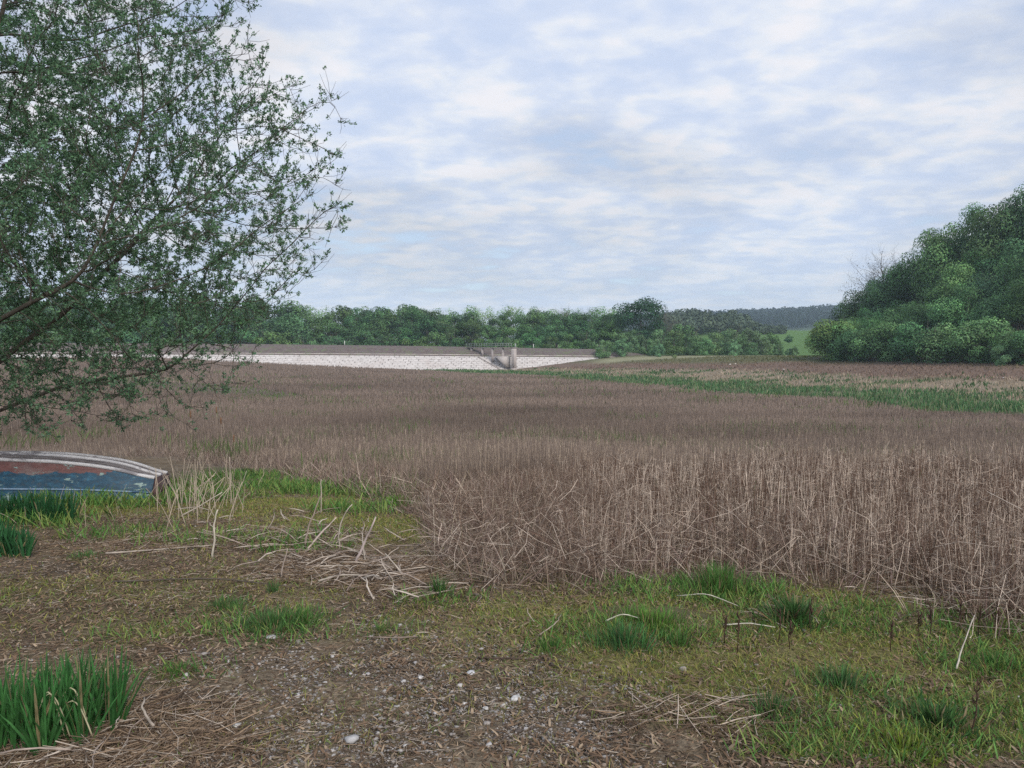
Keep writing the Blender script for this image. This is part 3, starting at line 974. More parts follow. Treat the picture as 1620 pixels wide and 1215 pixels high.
# ------------------------------------------------------------------ reed bed and bed vegetation
def fan(n, r0, r1, a0, a1, pw):
    """n random points in a fan, density falling with distance like r**-pw"""
    e = 2 - pw
    u = RNG.random(n)
    r = (r0 ** e + u * (r1 ** e - r0 ** e)) ** (1 / e)
    a = RNG.uniform(rad(a0), rad(a1), n)
    return r * np.sin(a), r * np.cos(a), r


def stem_cols(n, pale, br, k=1.0):
    """brown to pale dead stem colours"""
    a = np.array([0.212, 0.153, 0.121]); b = np.array([0.53, 0.445, 0.37]); c = np.array([0.115, 0.072, 0.052])
    t = RNG.random(n)
    out_ = np.where((t < pale)[:, None], b[None], np.where((t > 1 - br)[:, None], c[None], a[None]))
    return out_ * RNG.uniform(0.72, 1.3, (n, 1)) * k


def make_stems(x, y, h, rb, tilt, cols, K=3, kink=0.06, sides=3):
    n = len(x)
    z = zf(x, y) - 0.03
    az = RNG.uniform(0, 6.28, n)
    P = np.zeros((n, K, 3))
    for k in range(K):
        t = k / (K - 1)
        P[:, k, 0] = x + np.cos(az) * tilt * h * t + RNG.normal(0, kink, n) * h * t * (k < K - 1)
        P[:, k, 1] = y + np.sin(az) * tilt * h * t + RNG.normal(0, kink, n) * h * t * (k < K - 1)
        P[:, k, 2] = z + h * t * np.sqrt(np.maximum(1 - tilt ** 2, 0.02))
    return P, stalks(P, cols, rb, rb * 0.55, sides)


edge_soft = lambda x, y: 1 - sstep(-0.02, -0.12, x / y) * (1 - sstep(-0.5, 13.0, reed_in(x, y)) * 0.8 - 0.2)
parts = []
# near bed: individual stalks with side twigs
n = 60000
x, y, r = fan(n, 4.8, 16, -52, 52, 1.0)
ri = reed_in(x, y)
rightish = sstep(0.03, 0.2, x / y + 0.12 * (fbm(x / 1.5, y / 1.5, 71, 2) - 0.5))
dens = sstep(-0.25, 0.5, ri) * (0.55 + 0.75 * (fbm(x / 1.1, y / 1.1, 72, 3)))
dens = dens * (0.4 + 0.6 * edge_soft(x, y))
keep = (RNG.random(n) < np.clip(dens, 0, 1))
x, y, r, ri, rightish = x[keep], y[keep], r[keep], ri[keep], rightish[keep]
n = len(x)
h = RNG.uniform(0.22, 0.82, n) * (0.5 + 0.5 * sstep(-0.2, 1.8, ri)) * (0.20 + 1.02 * fbm(x / 1.3, y / 1.3, 73, 3))
h = h * (0.68 + 0.32 * sstep(-0.08, 0.14, x / y))
h = np.where(RNG.random(n) < 0.2, h * RNG.uniform(0.3, 0.7, n), h) * edge_soft(x, y)
tilt = np.abs(RNG.normal(0, 0.13, n)); tilt = np.where(RNG.random(n) < (0.13 + 0.2 * sstep(1.2, 0.1, ri)) * (1 - 0.5 * rightish), RNG.uniform(0.35, 0.98, n), tilt)
cols = stem_cols(n, 0.36, 0.34, 1.05)
cols = np.where((RNG.random(n) < 0.6 * (1 - rightish))[:, None], np.array([[0.205, 0.148, 0.116]]) * RNG.uniform(0.55, 1.4, (n, 1)), cols)
rb = RNG.uniform(0.0016, 0.0040, n) * (0.55 + 0.45 * rightish) * np.clip(r / 8, 1, 2)
P, s = make_stems(x, y, h, rb, tilt, cols, K=3, kink=0.075)
parts.append(s)
# side twigs
for rep in range(4):
    t = RNG.uniform(0.35, 1.0, n)
    p0 = P[:, 0] + (P[:, 2] - P[:, 0]) * t[:, None]
    p1i = np.where(t < 0.5, t * 2, (t - 0.5) * 2)[:, None]
    p0 = np.where((t < 0.5)[:, None], P[:, 0] * (1 - p1i) + P[:, 1] * p1i, P[:, 1] * (1 - p1i) + P[:, 2] * p1i)
    dv = np.stack([RNG.normal(0, 1, n), RNG.normal(0, 1, n), RNG.uniform(-0.4, 1.3, n)], 1)
    dv /= np.linalg.norm(dv, axis=1, keepdims=True)
    L = RNG.uniform(0.03, 0.13, n) * np.clip(r / 8, 1, 1.6)
    tw_ = np.stack([p0, p0 + dv * L[:, None]], 1)
    parts.append(stalks(tw_, cols * RNG.uniform(0.7, 1.1, (n, 1)), rb * 0.5, rb * 0.3))
# broken stems tangled low among the standing ones
n = 30000
x, y, r = fan(n, 4.8, 13, -50, 50, 1.0)
ri = reed_in(x, y)
k = (RNG.random(n) < sstep(-0.5, 0.2, ri) * sstep(4.5, 1.5, ri) * np.where(x / y > -0.1, 0.75 - 0.4 * sstep(0.05, 0.25, x / y), 0.25))
x, y, r = x[k], y[k], r[k]; n = len(x)
L = RNG.uniform(0.12, 0.5, n); az = RNG.uniform(0, 6.28, n); pt = RNG.normal(0, 0.45, n)
cz = zf(x, y) + 0.02 + np.abs(RNG.normal(0, 0.13, n)) + 0.5 * L * np.abs(np.sin(pt))
dv = np.stack([np.cos(az) * np.cos(pt), np.sin(az) * np.cos(pt), np.sin(pt)], 1)
mid_ = np.stack([x, y, cz], 1)
P = np.stack([mid_ - dv * L[:, None] / 2, mid_ + RNG.normal(0, 0.02, (n, 3)), mid_ + dv * L[:, None] / 2], 1)
rb = RNG.uniform(0.0012, 0.003, n) * np.clip(r / 8, 1, 1.6)
parts.append(stalks(P, stem_cols(n, 0.32, 0.3), rb, rb * 0.7))
v, f, c = merge(parts)
o = link('dry_reeds', make_mesh('dry_reeds', v, f, [M['straw']], c))
tag(o, 'near stand of dead brown and straw-coloured stalks at the edge of the bank', 'reeds', kind='stuff')

# fine dry grass woven through the near bed
n = 110000
x, y, r = fan(n, 4.8, 30, -50, 50, 1.2)
ri = reed_in(x, y)
keep = RNG.random(n) < sstep(-0.6, 0.4, ri) * np.where(x / y < 0.16, 0.8, 0.5) * np.where(r > 15, sstep(0.05, -0.1, x / y), 1)
x, y, r, ri = x[keep], y[keep], r[keep], ri[keep]
n = len(x)
B = np.stack([x, y, zf(x, y) - 0.02], 1)
cols = np.where(RNG.random((n, 1)) < 0.2, np.array([[0.36, 0.30, 0.24]]), np.array([[0.205, 0.155, 0.125]])) * RNG.uniform(0.6, 1.35, (n, 1)) + RNG.normal(0, 0.008, (n, 3))
v, f, c = blades(B, RNG.uniform(0.12, 0.5, n) * (0.6 + 0.4 * sstep(-0.4, 0.8, ri)), RNG.uniform(0, 6.28, n), RNG.uniform(0.1, 1.2, n), RNG.uniform(0.003, 0.007, n) * np.clip(r / 8, 1, 1.8), np.clip(cols, 0.02, 1))
o = link('dry_grass', make_mesh('dry_grass', v, f, [M['straw']], c))
tag(o, 'fine dead brown grass tangled among the near stalks', 'dry grass', kind='stuff')

# wide brown bed out to the dam
def bed_layer(name, label, n, r0, r1, pw, wfun, hfun, cfun, rk, tilt0=0.12, a=44, K=2, kink=0.05, blade=False, wk=None):
    x, y, r = fan(n, r0, r1, -a, a, pw)
    keep = RNG.random(n) < wfun(x, y, r)
    x, y, r = x[keep], y[keep], r[keep]
    n = len(x)
    h = hfun(x, y, r, n); c = cfun(x, y, r, n)
    if blade:
        B = np.stack([x, y, zf(x, y) - 0.02], 1)
        v, f, c = blades(B, h, RNG.uniform(0, 6.28, n), RNG.uniform(0.05, 0.5, n), rk * r * RNG.uniform(0.7, 1.4, n), c)
    else:
        P, (v, f, c) = make_stems(x, y, h, rk * r * RNG.uniform(0.6, 1.3, n), np.abs(RNG.normal(0, tilt0, n)), c, K=K, kink=kink)
        f = [f]
    o = link(name, make_mesh(name, v, f, [M['blade' if blade else 'straw']], c))
    tag(o, label, 'vegetation', kind='stuff')


def uu(x, y):
    return chan(x, y) + 9 * (fbm(x / 9, y / 9, 51, 3) - 0.5)


# a thin green runnel that crosses the bed on the left
RUN = np.array([gp(*q) for q in ((60, 598), (150, 602), (230, 608), (320, 616), (400, 624), (470, 632))])


def runnel(x, y):
    yr = np.interp(x, RUN[:, 0], RUN[:, 1])
    return (np.abs(y - yr) < 7.0 + 5 * (fbm(x / 4, y / 4, 88, 2) - 0.5)) & (x > RUN[0, 0]) & (x < RUN[-1, 0])


dam_y = lambda x: 205.0
W_mid = lambda x, y, r: np.clip(sstep(0.2, 1.5, reed_in(x, y)) * sstep(-1, -4, uu(x, y)) * (0.45 + 0.9 * fbm(x / 5, y / 5, 74, 3)) * ~runnel(x, y) * (y < 204), 0, 1)
mid_col = lambda x, y, r, n: (np.array([[0.225, 0.180, 0.152]]) * RNG.uniform(0.72, 1.28, (n, 1)) + (RNG.random((n, 1)) < 0.14 * sstep(50, 14, r)[:, None]) * np.array([[0.26, 0.22, 0.16]])) * (0.62 + 0.76 * fbm(x / 16, y / 7, 75, 3))[:, None]
bed_layer('reed_bed', 'broad brown expanse of dead stalks filling the drained bed', 230000, 13, 62, 1.25, W_mid,
          lambda x, y, r, n: RNG.uniform(0.4, 0.95, n) * (0.55 + 0.5 * fbm(x / 3, y / 3, 76, 3)) * edge_soft(x, y) * (0.4 + 0.6 * sstep(-2, -14, uu(x, y))), mid_col, 0.00025, K=3)
bed_layer('far_reed_bed', 'far purplish brown sheet of dead stalks reaching the foot of the dam', 210000, 55, 225, 1.75, W_mid,
          lambda x, y, r, n: RNG.uniform(0.3, 0.7, n) * (0.4 + 0.6 * sstep(-2, -14, uu(x, y))), mid_col, 0.00042)
W_ch = lambda x, y, r: np.clip(sstep(-7, -3, uu(x, y)) * sstep(19, 11, uu(x, y)) * sstep(0.36, 0.56, fbm(x / 4, y / 3, 81, 3)) * (y < 204), 0, 1)
bed_layer('green_sedge', 'winding strip of fresh green sedge along the wet channel', 240000, 50, 215, 1.5, W_ch,
          lambda x, y, r, n: RNG.uniform(0.25, 0.75, n), lambda x, y, r, n: np.array([[0.070, 0.155, 0.062]]) * RNG.uniform(0.6, 1.5, (n, 1)) + (RNG.random((n, 1)) < 0.28) * np.array([[0.14, 0.09, 0.07]]), 0.0009, blade=True)
W_pl = lambda x, y, r: np.clip(sstep(10, 14, uu(x, y)) * sstep(36, 28, uu(x, y)) * (0.3 + fbm(x / 6, y / 6, 82, 3)), 0, 1) * (y < 203)
bed_layer('pale_sedge', 'pale straw-coloured sedge beyond the green channel', 150000, 55, 210, 1.5, W_pl,
          lambda x, y, r, n: RNG.uniform(0.2, 0.55, n),
          lambda x, y, r, n: np.where((fbm(x / 5, y / 2.5, 83, 3) > 0.57)[:, None], np.array([[0.06, 0.125, 0.045]]), np.array([[0.36, 0.30, 0.225]])) * RNG.uniform(0.7, 1.3, (n, 1)), 0.0009, blade=True)
W_bk = lambda x, y, r: np.clip(sstep(28, 34, uu(x, y)) * (0.3 + fbm(x / 8, y / 8, 84, 3)), 0, 1) * (wood_w(x, y) < 0) * (y < 198)
bed_layer('bank_grass', 'brown and olive dead grass on the far shore below the wood', 150000, 60, 205, 1.5, W_bk,
          lambda x, y, r, n: RNG.uniform(0.15, 0.4, n),
          lambda x, y, r, n: (lerp(np.tile(np.array([[0.225, 0.16, 0.125]]), (n, 1)), (0.15, 0.155, 0.075), sstep(40, 54, uu(x, y)) * sstep(120, 150, y) + 0.6 * sstep(-14, -3, wood_w(x, y)) * sstep(0.4, 0.6, fbm(x / 7, y / 7, 85, 2)))) * RNG.uniform(0.7, 1.3, (n, 1)), 0.0009, blade=True)
# scattered fresh green plants in the brown bed
W_gr = lambda x, y, r: np.where(runnel(x, y), 0.9, np.clip((fbm(x / 3.2, y / 4.2, 86, 3) - 0.555) * 6, 0, 0.5)) * (reed_in(x, y) > 0.5) * (uu(x, y) < -4) * (y < 200)
bed_layer('fresh_growth', 'scattered fresh green shoots and the thin green runnel in the brown bed', 110000, 9, 150, 1.5, W_gr,
          lambda x, y, r, n: RNG.uniform(0.1, 0.4, n) + 0.42 * (~runnel(x, y)) * sstep(9, 25, r), lambda x, y, r, n: np.array([[0.10, 0.15, 0.05]]) * RNG.uniform(0.6, 1.5, (n, 1)), 0.0008, blade=True)

# ------------------------------------------------------------------ near bank: moss, grass, gravel, litter
def near_pts(n, r0=2.3, r1=15, a=46):
    return fan(n, r0, r1, -a, a, 1.2)


n = 520000
x, y, r = near_pts(n, 2.2, 16)
dn = np.clip(patch(x, y, MOSS) * 0.9 + 0.04 + 0.32 * sstep(0.47, 0.64, fbm(x / 0.45, y / 0.45, 91, 4)) * (1 - 0.85 * patch(x, y, GRAV)) * (1 - 0.5 * patch(x, y, DARK)), 0, 1) * np.where(reed_in(x, y) > 0.6, 0.25, 1)
k = RNG.random(n) < dn
x, y, r = x[k], y[k], r[k]; n = len(x)
B = np.stack([x, y, zf(x, y) - 0.005], 1)
t = RNG.random((n, 1))
cols = np.where(t < 0.5, np.array([[0.26, 0.26, 0.068]]), np.where(t < 0.82, np.array([[0.15, 0.235, 0.055]]), np.array([[0.30, 0.23, 0.13]]))) * RNG.uniform(0.65, 1.3, (n, 1))
v, f, c = blades(B, RNG.uniform(0.012, 0.05, n), RNG.uniform(0, 6.28, n), RNG.uniform(0.2, 1.3, n), RNG.uniform(0.0025, 0.006, n) * np.clip(r / 5, 0.8, 1.8), cols)
o = link('moss', make_mesh('moss', v, f, [M['blade']], c))
tag(o, 'short yellow-green mossy turf on the near bank', 'turf', kind='stuff')

n = 260000
x, y, r = near_pts(n, 2.3, 19, 50)
dn = np.clip(patch(x, y, LUSH), 0, 1) * np.where(reed_in(x, y) > 0.8, 0.4, 1)
k = RNG.random(n) < dn
x, y, r = x[k], y[k], r[k]; n = len(x)
B = np.stack([x, y, zf(x, y) - 0.01], 1)
cols = np.array([[0.085, 0.195, 0.045]]) * RNG.uniform(0.6, 1.5, (n, 1)) + (RNG.random((n, 1)) < 0.4) * np.array([[0.12, 0.075, 0.03]])
v, f, c = blades(B, RNG.uniform(0.05, 0.17, n) * np.clip(r / 7, 0.6, 1.5), RNG.uniform(0, 6.28, n), RNG.uniform(0.15, 0.9, n), RNG.uniform(0.004, 0.010, n) * np.clip(r / 6, 0.8, 2), cols)
o = link('grass', make_mesh('grass', v, f, [M['blade']], c))
tag(o, 'lush green grass growing in patches along the edge of the stalks and by the boat', 'grass', kind='stuff')

# loose stones
ICO_V = []
t_ = (1 + 5 ** 0.5) / 2
for a_ in ((-1, t_, 0), (1, t_, 0), (-1, -t_, 0), (1, -t_, 0), (0, -1, t_), (0, 1, t_), (0, -1, -t_), (0, 1, -t_), (t_, 0, -1), (t_, 0, 1), (-t_, 0, -1), (-t_, 0, 1)):
    ICO_V.append(np.array(a_) / math.hypot(1, t_))
ICO_V = np.array(ICO_V)
ICO_F = np.array([(0, 11, 5), (0, 5, 1), (0, 1, 7), (0, 7, 10), (0, 10, 11), (1, 5, 9), (5, 11, 4), (11, 10, 2), (10, 7, 6), (7, 1, 8), (3, 9, 4), (3, 4, 2), (3, 2, 6), (3, 6, 8), (3, 8, 9), (4, 9, 5), (2, 4, 11), (6, 2, 10), (8, 6, 7), (9, 8, 1)])


def pebbles(x, y, size, cols):
    n = len(x)
    sc = np.stack([size * RNG.uniform(0.7, 1.4, n), size * RNG.uniform(0.6, 1.1, n), size * RNG.uniform(0.35, 0.7, n)], 1)
    V = ICO_V[None] * (1 + RNG.normal(0, 0.16, (n, 12, 1)))
    V = V * sc[:, None, :]
    a = RNG.uniform(0, 6.28, n)
    X = V[..., 0] * np.cos(a)[:, None] - V[..., 1] * np.sin(a)[:, None]
    Y = V[..., 0] * np.sin(a)[:, None] + V[..., 1] * np.cos(a)[:, None]
    V = np.stack([X + x[:, None], Y + y[:, None], V[..., 2] + (zf(x, y) + sc[:, 2] * 0.25)[:, None]], -1)
    F_ = (ICO_F[None] + (np.arange(n) * 12)[:, None, None]).reshape(-1, 3)
    return V.reshape(-1, 3), [F_], np.repeat(cols, 12, axis=0)


n = 340000
x, y, r = near_pts(n, 2.1, 11)
dn = np.clip(patch(x, y, GRAV) * 0.95 + 0.07, 0, 1) * (reed_in(x, y) < 0.2)
k = RNG.random(n) < dn
x, y, r = x[k], y[k], r[k]; n = len(x)
g = RNG.random((n, 1))
cols = np.where(g < 0.45, np.array([[0.29, 0.28, 0.275]]), np.where(g < 0.55, np.array([[0.40, 0.385, 0.375]]), np.where(g < 0.75, np.array([[0.20, 0.165, 0.135]]), np.array([[0.13, 0.11, 0.10]])))) * RNG.uniform(0.7, 1.2, (n, 1))
v, f, c = pebbles(x, y, np.clip(RNG.lognormal(-5.45, 0.5, n), 0.0022, 0.015), cols)
o = link('gravel', make_mesh('gravel', v, f, [M['stone']], c))
tag(o, 'grey and brown gravel trodden into the earth of the near bank', 'gravel', kind='stuff')

# straw litter lying about
def flat_stems(x, y, L, rb, cols, up=0.06, K=3):
    n = len(x)
    az = RNG.uniform(0, 6.28, n); pit = RNG.normal(0, up, n)
    P = np.zeros((n, K, 3))
    for k in range(K):
        t = k / (K - 1) - 0.5
        P[:, k, 0] = x + np.cos(az) * L * t + RNG.normal(0, 0.03, n) * L
        P[:, k, 1] = y + np.sin(az) * L * t + RNG.normal(0, 0.03, n) * L
        P[:, k, 2] = zf(P[:, k, 0], P[:, k, 1]) + rb * 1.2 + 0.004 + np.abs(pit) * L * (t + 0.5)
    return stalks(P, cols, rb, rb * 0.7)


n = 260000
x, y, r = near_pts(n, 2.1, 13)
HEAP = [(560, 905, 0.9, 0.6, 1.0), (640, 930, 0.6, 0.4, 0.9), (480, 850, 0.9, 0.5, 0.7), (300, 860, 1.3, 0.5, 0.6), (1560, 950, 0.8, 0.5, 0.9), (120, 1195, 0.5, 0.2, 1.0), (200, 1150, 0.6, 0.25, 0.8), (260, 1190, 0.5, 0.2, 0.7), (1150, 1150, 0.9, 0.3, 0.4), (330, 790, 0.9, 0.6, 0.8),
        (1250, 985, 0.5, 0.25, 0.5)]
dn = np.clip(patch(x, y, HEAP) * 0.6 + 0.25 * (patch(x, y, MOSS) < 0.5) + 0.06, 0, 1)
k = RNG.random(n) < dn
x, y, r = x[k], y[k], r[k]; n = len(x)
hp = patch(x, y, HEAP) > 0.35
g = RNG.random((n, 1))
cols = np.where(g < 0.22, np.array([[0.42, 0.36, 0.30]]), np.where(g < 0.6, np.array([[0.26, 0.19, 0.13]]), np.array([[0.12, 0.085, 0.06]]))) * RNG.uniform(0.7, 1.25, (n, 1))
L = np.where(hp, RNG.uniform(0.05, 0.30, n), RNG.uniform(0.015, 0.09, n))
s1 = flat_stems(x, y, L, np.where(hp, RNG.uniform(0.0012, 0.0035, n), RNG.uniform(0.0009, 0.0022, n)), cols, 0.12)
v, f, c = merge([s1])
o = link('straw_litter', make_mesh('straw_litter', v, f, [M['straw']], c))
tag(o, 'broken straw and dead stem litter strewn over the near bank', 'litter', kind='stuff')

# small leafy ground plants, dead leaf crumbs
n = 120000
x, y, r = near_pts(n, 2.1, 11)
k = RNG.random(n) < 0.25 + 0.5 * (fbm(x / 0.6, y / 0.6, 95, 3) > 0.52)
x, y = x[k], y[k]; n = len(x)
B = np.stack([x, y, zf(x, y) + 0.006], 1)
g = RNG.random((n, 1))
cols = np.where(g < 0.6, np.array([[0.15, 0.10, 0.065]]), np.where(g < 0.85, np.array([[0.26, 0.2, 0.14]]), np.array([[0.08, 0.055, 0.04]]))) * RNG.uniform(0.7, 1.3, (n, 1))
v, f, c = blades(B, RNG.uniform(0.008, 0.025, n), RNG.uniform(0, 6.28, n), RNG.uniform(0.9, 2.2, n), RNG.uniform(0.006, 0.016, n), cols)
o = link('leaf_litter', make_mesh('leaf_litter', v, f, [M['straw']], c))
tag(o, 'crumbled brown leaf litter over the bare earth', 'litter', kind='stuff')


# ------------------------------------------------------------------ single plants and stems on the near bank
def put(name, me, px, py, label, cat, group=None, dz=0.0, rz=None):
    x, y = gp(px, py)
    o = link(name, me, None, (x, y, gz(x, y) + dz))
    o.rotation_euler = (0, 0, float(RNG.uniform(0, 6.28)) if rz is None else rz)
    return tag(o, label, cat, group)


def tuft_mesh(n, hgt, spread, wd, col, lean=(0.1, 0.8), cvar=0.35, seed_out=0.8):
    n = int(n * 0.62); hgt = hgt * 0.66; wd = wd * 0.72; spread = spread * 0.95
    a = RNG.uniform(0, 6.28, n); rr_ = spread * np.abs(RNG.normal(0, 0.5, n))
    rr_ = np.minimum(rr_, spread) * (1 + 0.35 * np.sin(a * 3 + RNG.uniform(0, 6)) * RNG.uniform(0.3, 0.9))
    B = np.stack([rr_ * np.cos(a), rr_ * np.sin(a), np.full(n, -0.01)], 1)
    az = a + RNG.normal(0, seed_out, n)
    h = hgt * RNG.uniform(0.3, 1.15, n) * np.clip(1.25 - 0.55 * rr_ / spread, 0.35, 1.2)
    c = np.where((RNG.random(n) < 0.13)[:, None], np.array([[0.22, 0.18, 0.10]]), np.array(col)[None] * np.array([[1.25, 1.12, 1.0]])) * RNG.uniform(1 - cvar, 1 + cvar, (n, 1)) * (1 + RNG.normal(0, 0.08, (n, 3)))
    v, f, c = blades(B, h, az, RNG.uniform(*lean, n) * (0.4 + 0.6 * rr_ / spread), wd * RNG.uniform(0.6, 1.3, n), np.clip(c, 0.01, 1))
    # thatch of matted old leaves the blades grow from
    k = 22; ra = np.arange(k) * 2 * math.pi / k
    rim = spread * (1.12 + 0.16 * np.sin(ra * 3 + 1) + RNG.normal(0, 0.06, k))
    tv = [np.array([[0, 0, 0.006]])]
    for q_, zq in ((0.4, 0.005), (0.75, 0.002), (1.0, -0.02)):
        tv.append(np.stack([rim * q_ * np.cos(ra), rim * q_ * np.sin(ra), np.full(k, zq)], 1))
    tv = np.concatenate(tv)
    i0 = np.arange(k); i1 = (i0 + 1) % k
    tf = [np.stack([np.zeros(k, int), 1 + i0, 1 + i1], 1), np.concatenate([np.stack([1 + a_ * k + i0, 1 + (a_ + 1) * k + i0, 1 + (a_ + 1) * k + i1, 1 + a_ * k + i1], 1) for a_ in (0, 1)])]
    v, f, c = merge([(v, f, c), (tv, tf, np.tile(np.array([[0.12, 0.115, 0.05]]), (len(tv), 1)))])
    return make_mesh('tuft', v, f, [M['blade']], c)


GR = (0.066, 0.165, 0.045); DG = (0.058, 0.140, 0.050); BG = (0.085, 0.20, 0.045)
put('grass_tuft', tuft_mesh(1700, 0.14, 0.36, 0.009, DG), 425, 1000, 'wide dark green tuft in the middle of the bare earth left of the gravel', 'plant')
put('grass_tuft', tuft_mesh(700, 0.13, 0.2, 0.008, GR), 470, 992, 'small bright green tuft touching the wide dark one on bare earth', 'plant')
put('grass_tuft', tuft_mesh(600, 0.10, 0.24, 0.009, DG), 350, 968, 'low dark tuft behind the wide dark one on bare earth', 'plant')
put('grass_tuft', tuft_mesh(1000, 0.20, 0.26, 0.007, (0.055, 0.16, 0.06)), 990, 1032, 'bluish green tuft in front of the bright grass patch by the mossy turf', 'plant')
put('grass_tuft', tuft_mesh(1900, 0.14, 0.48, 0.008, BG), 1035, 1000, 'broad bright green grass patch on the mossy turf', 'plant')
put('grass_tuft', tuft_mesh(380, 0.11, 0.14, 0.007, GR), 872, 1035, 'small green tuft on the mossy turf at the end of the gravel', 'plant')
put('grass_tuft', tuft_mesh(1100, 0.30, 0.32, 0.008, GR), 1140, 945, 'tall green grass clump against the foot of the near stalks', 'plant')
put('nettle_clump', tuft_mesh(750, 0.24, 0.24, 0.014, DG, (0.2, 1.1)), 1262, 992, 'leafy dark green clump under the edge of the stalks', 'plant')
put('grass_tuft', tuft_mesh(500, 0.17, 0.17, 0.007, (0.06, 0.15, 0.06)), 1340, 1098, 'spiky blue-green tuft alone on the turf below the stalks', 'plant')
put('grass_tuft', tuft_mesh(200, 0.17, 0.09, 0.008, GR), 1080, 1035, 'thin upright green tuft on the mossy turf', 'plant')
put('sedge_tuft', tuft_mesh(260, 0.22, 0.10, 0.010, DG, (0.15, 0.7)), 693, 950, 'dark sedge tuft at the corner of the stalks beside the heap of dead stems', 'plant')
put('grass_tuft', tuft_mesh(700, 0.22, 0.40, 0.009, (0.09, 0.23, 0.04)), 625, 802, 'vivid green grass patch beside the back edge of the stalks', 'plant')
put('nettle_clump', tuft_mesh(500, 0.22, 0.30, 0.016, DG, (0.2, 1.1)), 387, 750, 'dark leafy clump in the grass beyond the pale dead stems', 'plant')
put('grass_tuft', tuft_mesh(300, 0.10, 0.20, 0.008, DG), 130, 885, 'low dark green tuft on the dark earth in front of the boat', 'plant')
put('grass_tuft', tuft_mesh(420, 0.16, 0.2, 0.008, DG), 1230, 1150, 'dark green tuft at the edge of the bare earth near the turf', 'plant')
put('grass_tuft', tuft_mesh(120, 0.18, 0.05, 0.007, DG), 428, 945, 'slim upright sedge among the fallen stems', 'plant')
put('grass_tuft', tuft_mesh(300, 0.09, 0.15, 0.008, GR), 270, 1075, 'thin green sprig tuft on the bare earth behind the sword-leaved clump', 'plant')
put('grass_tuft', tuft_mesh(300, 0.07, 0.12, 0.008, (0.085, 0.14, 0.05)), 600, 1010, 'faint small tuft at the back of the gravel', 'plant')
put('nettle_clump', tuft_mesh(700, 0.15, 0.28, 0.013, (0.05, 0.13, 0.045), (0.2, 1.2)), 1500, 1165, 'leafy green clump on the turf by the tall dark stalk', 'plant')
put('grass_tuft', tuft_mesh(1500, 0.09, 0.42, 0.008, (0.14, 0.22, 0.04)), 1440, 1205, 'bright yellow-green cushion at the bottom edge of the turf', 'plant')
put('grass_tuft', tuft_mesh(420, 0.15, 0.22, 0.008, GR), 1590, 1070, 'green grass clump on the turf below the fallen pale stalks', 'plant')


def iris_mesh(fans, sx, sy, hgt, wd, col):
    parts = []
    for i in range(fans):
        cx, cy = RNG.uniform(-sx, sx), RNG.uniform(-sy, sy)
        th = RNG.uniform(0, 3.14)
        k = RNG.integers(6, 10)
        off = np.linspace(-1, 1, k)
        B = np.stack([cx + np.cos(th) * off * 0.02 + RNG.normal(0, 0.006, k), cy + np.sin(th) * off * 0.02 + RNG.normal(0, 0.006, k), np.full(k, -0.02)], 1)
        az = np.where(off > 0, th, th + math.pi)
        h = hgt * RNG.uniform(0.72, 1.05, k) * (1 - 0.25 * np.abs(off))
        c = np.where(RNG.random((k, 1)) < 0.07, np.array([[0.28, 0.24, 0.13]]), np.array(col)[None]) * RNG.uniform(0.6, 1.35, (k, 1))
        v, f, cc = blades(B, h, az, np.abs(off) * 0.28 + RNG.uniform(0, 0.10, k), wd * RNG.uniform(0.75, 1.2, k), c, bend=0.5)
        parts.append((v, f, cc))
    v, f, c = merge(parts)
    return make_mesh('leaves', v, f, [M['blade']], c)


IR = (0.055, 0.175, 0.050)


def iris(px, py, fans, sx, sy, hgt, wd, label, col=IR, dead=0):
    x, y = gp(px, py)
    e = empty('iris_clump', (x, y, gz(x, y)))
    tag(e, label, 'plant')
    link('leaves', iris_mesh(fans, sx, sy, hgt, wd, col), e)
    for k in range(dead):
        a = RNG.uniform(2.6, 3.6); t = np.linspace(0, 1, 9)
        bx, by = RNG.uniform(-0.05, 0.12), RNG.uniform(-0.2, -0.05)
        L = RNG.uniform(0.10, 0.17)
        path = np.stack([bx + np.cos(a) * L * t, by + np.sin(a) * L * 0.3 * t, 0.05 + 0.20 * np.sin(t * 2.5) * RNG.uniform(0.7, 1)], 1)
        v, f = tube(path, 0.0035 * (1 - 0.5 * t), 5)
        link('dead_leaf', make_mesh('dead_leaf', v, f, [M['straw']], np.tile([[0.42, 0.40, 0.26]], (len(v), 1)), smooth=True), e)
    return e


iris(125, 1172, 34, 0.13, 0.14, 0.41, 0.012, 'clump of green sword-shaped leaves with curled dead leaves, at the near corner', dead=4)
iris(22, 1195, 34, 0.15, 0.13, 0.41, 0.012, 'clump of green sword-shaped leaves cut by the picture edge at the near corner')
iris(40, 828, 46, 0.55, 0.16, 0.42, 0.020, 'dark green sword-leaved clump standing against the side of the boat', (0.026, 0.10, 0.036))
iris(8, 880, 22, 0.22, 0.14, 0.34, 0.018, 'shorter sword-leaved clump on the dark earth in front of the boat', (0.03, 0.11, 0.04))
iris(-60, 870, 24, 0.3, 0.16, 0.40, 0.018, 'dark sword-leaved clump mostly beyond the picture edge in front of the boat', (0.03, 0.11, 0.04))


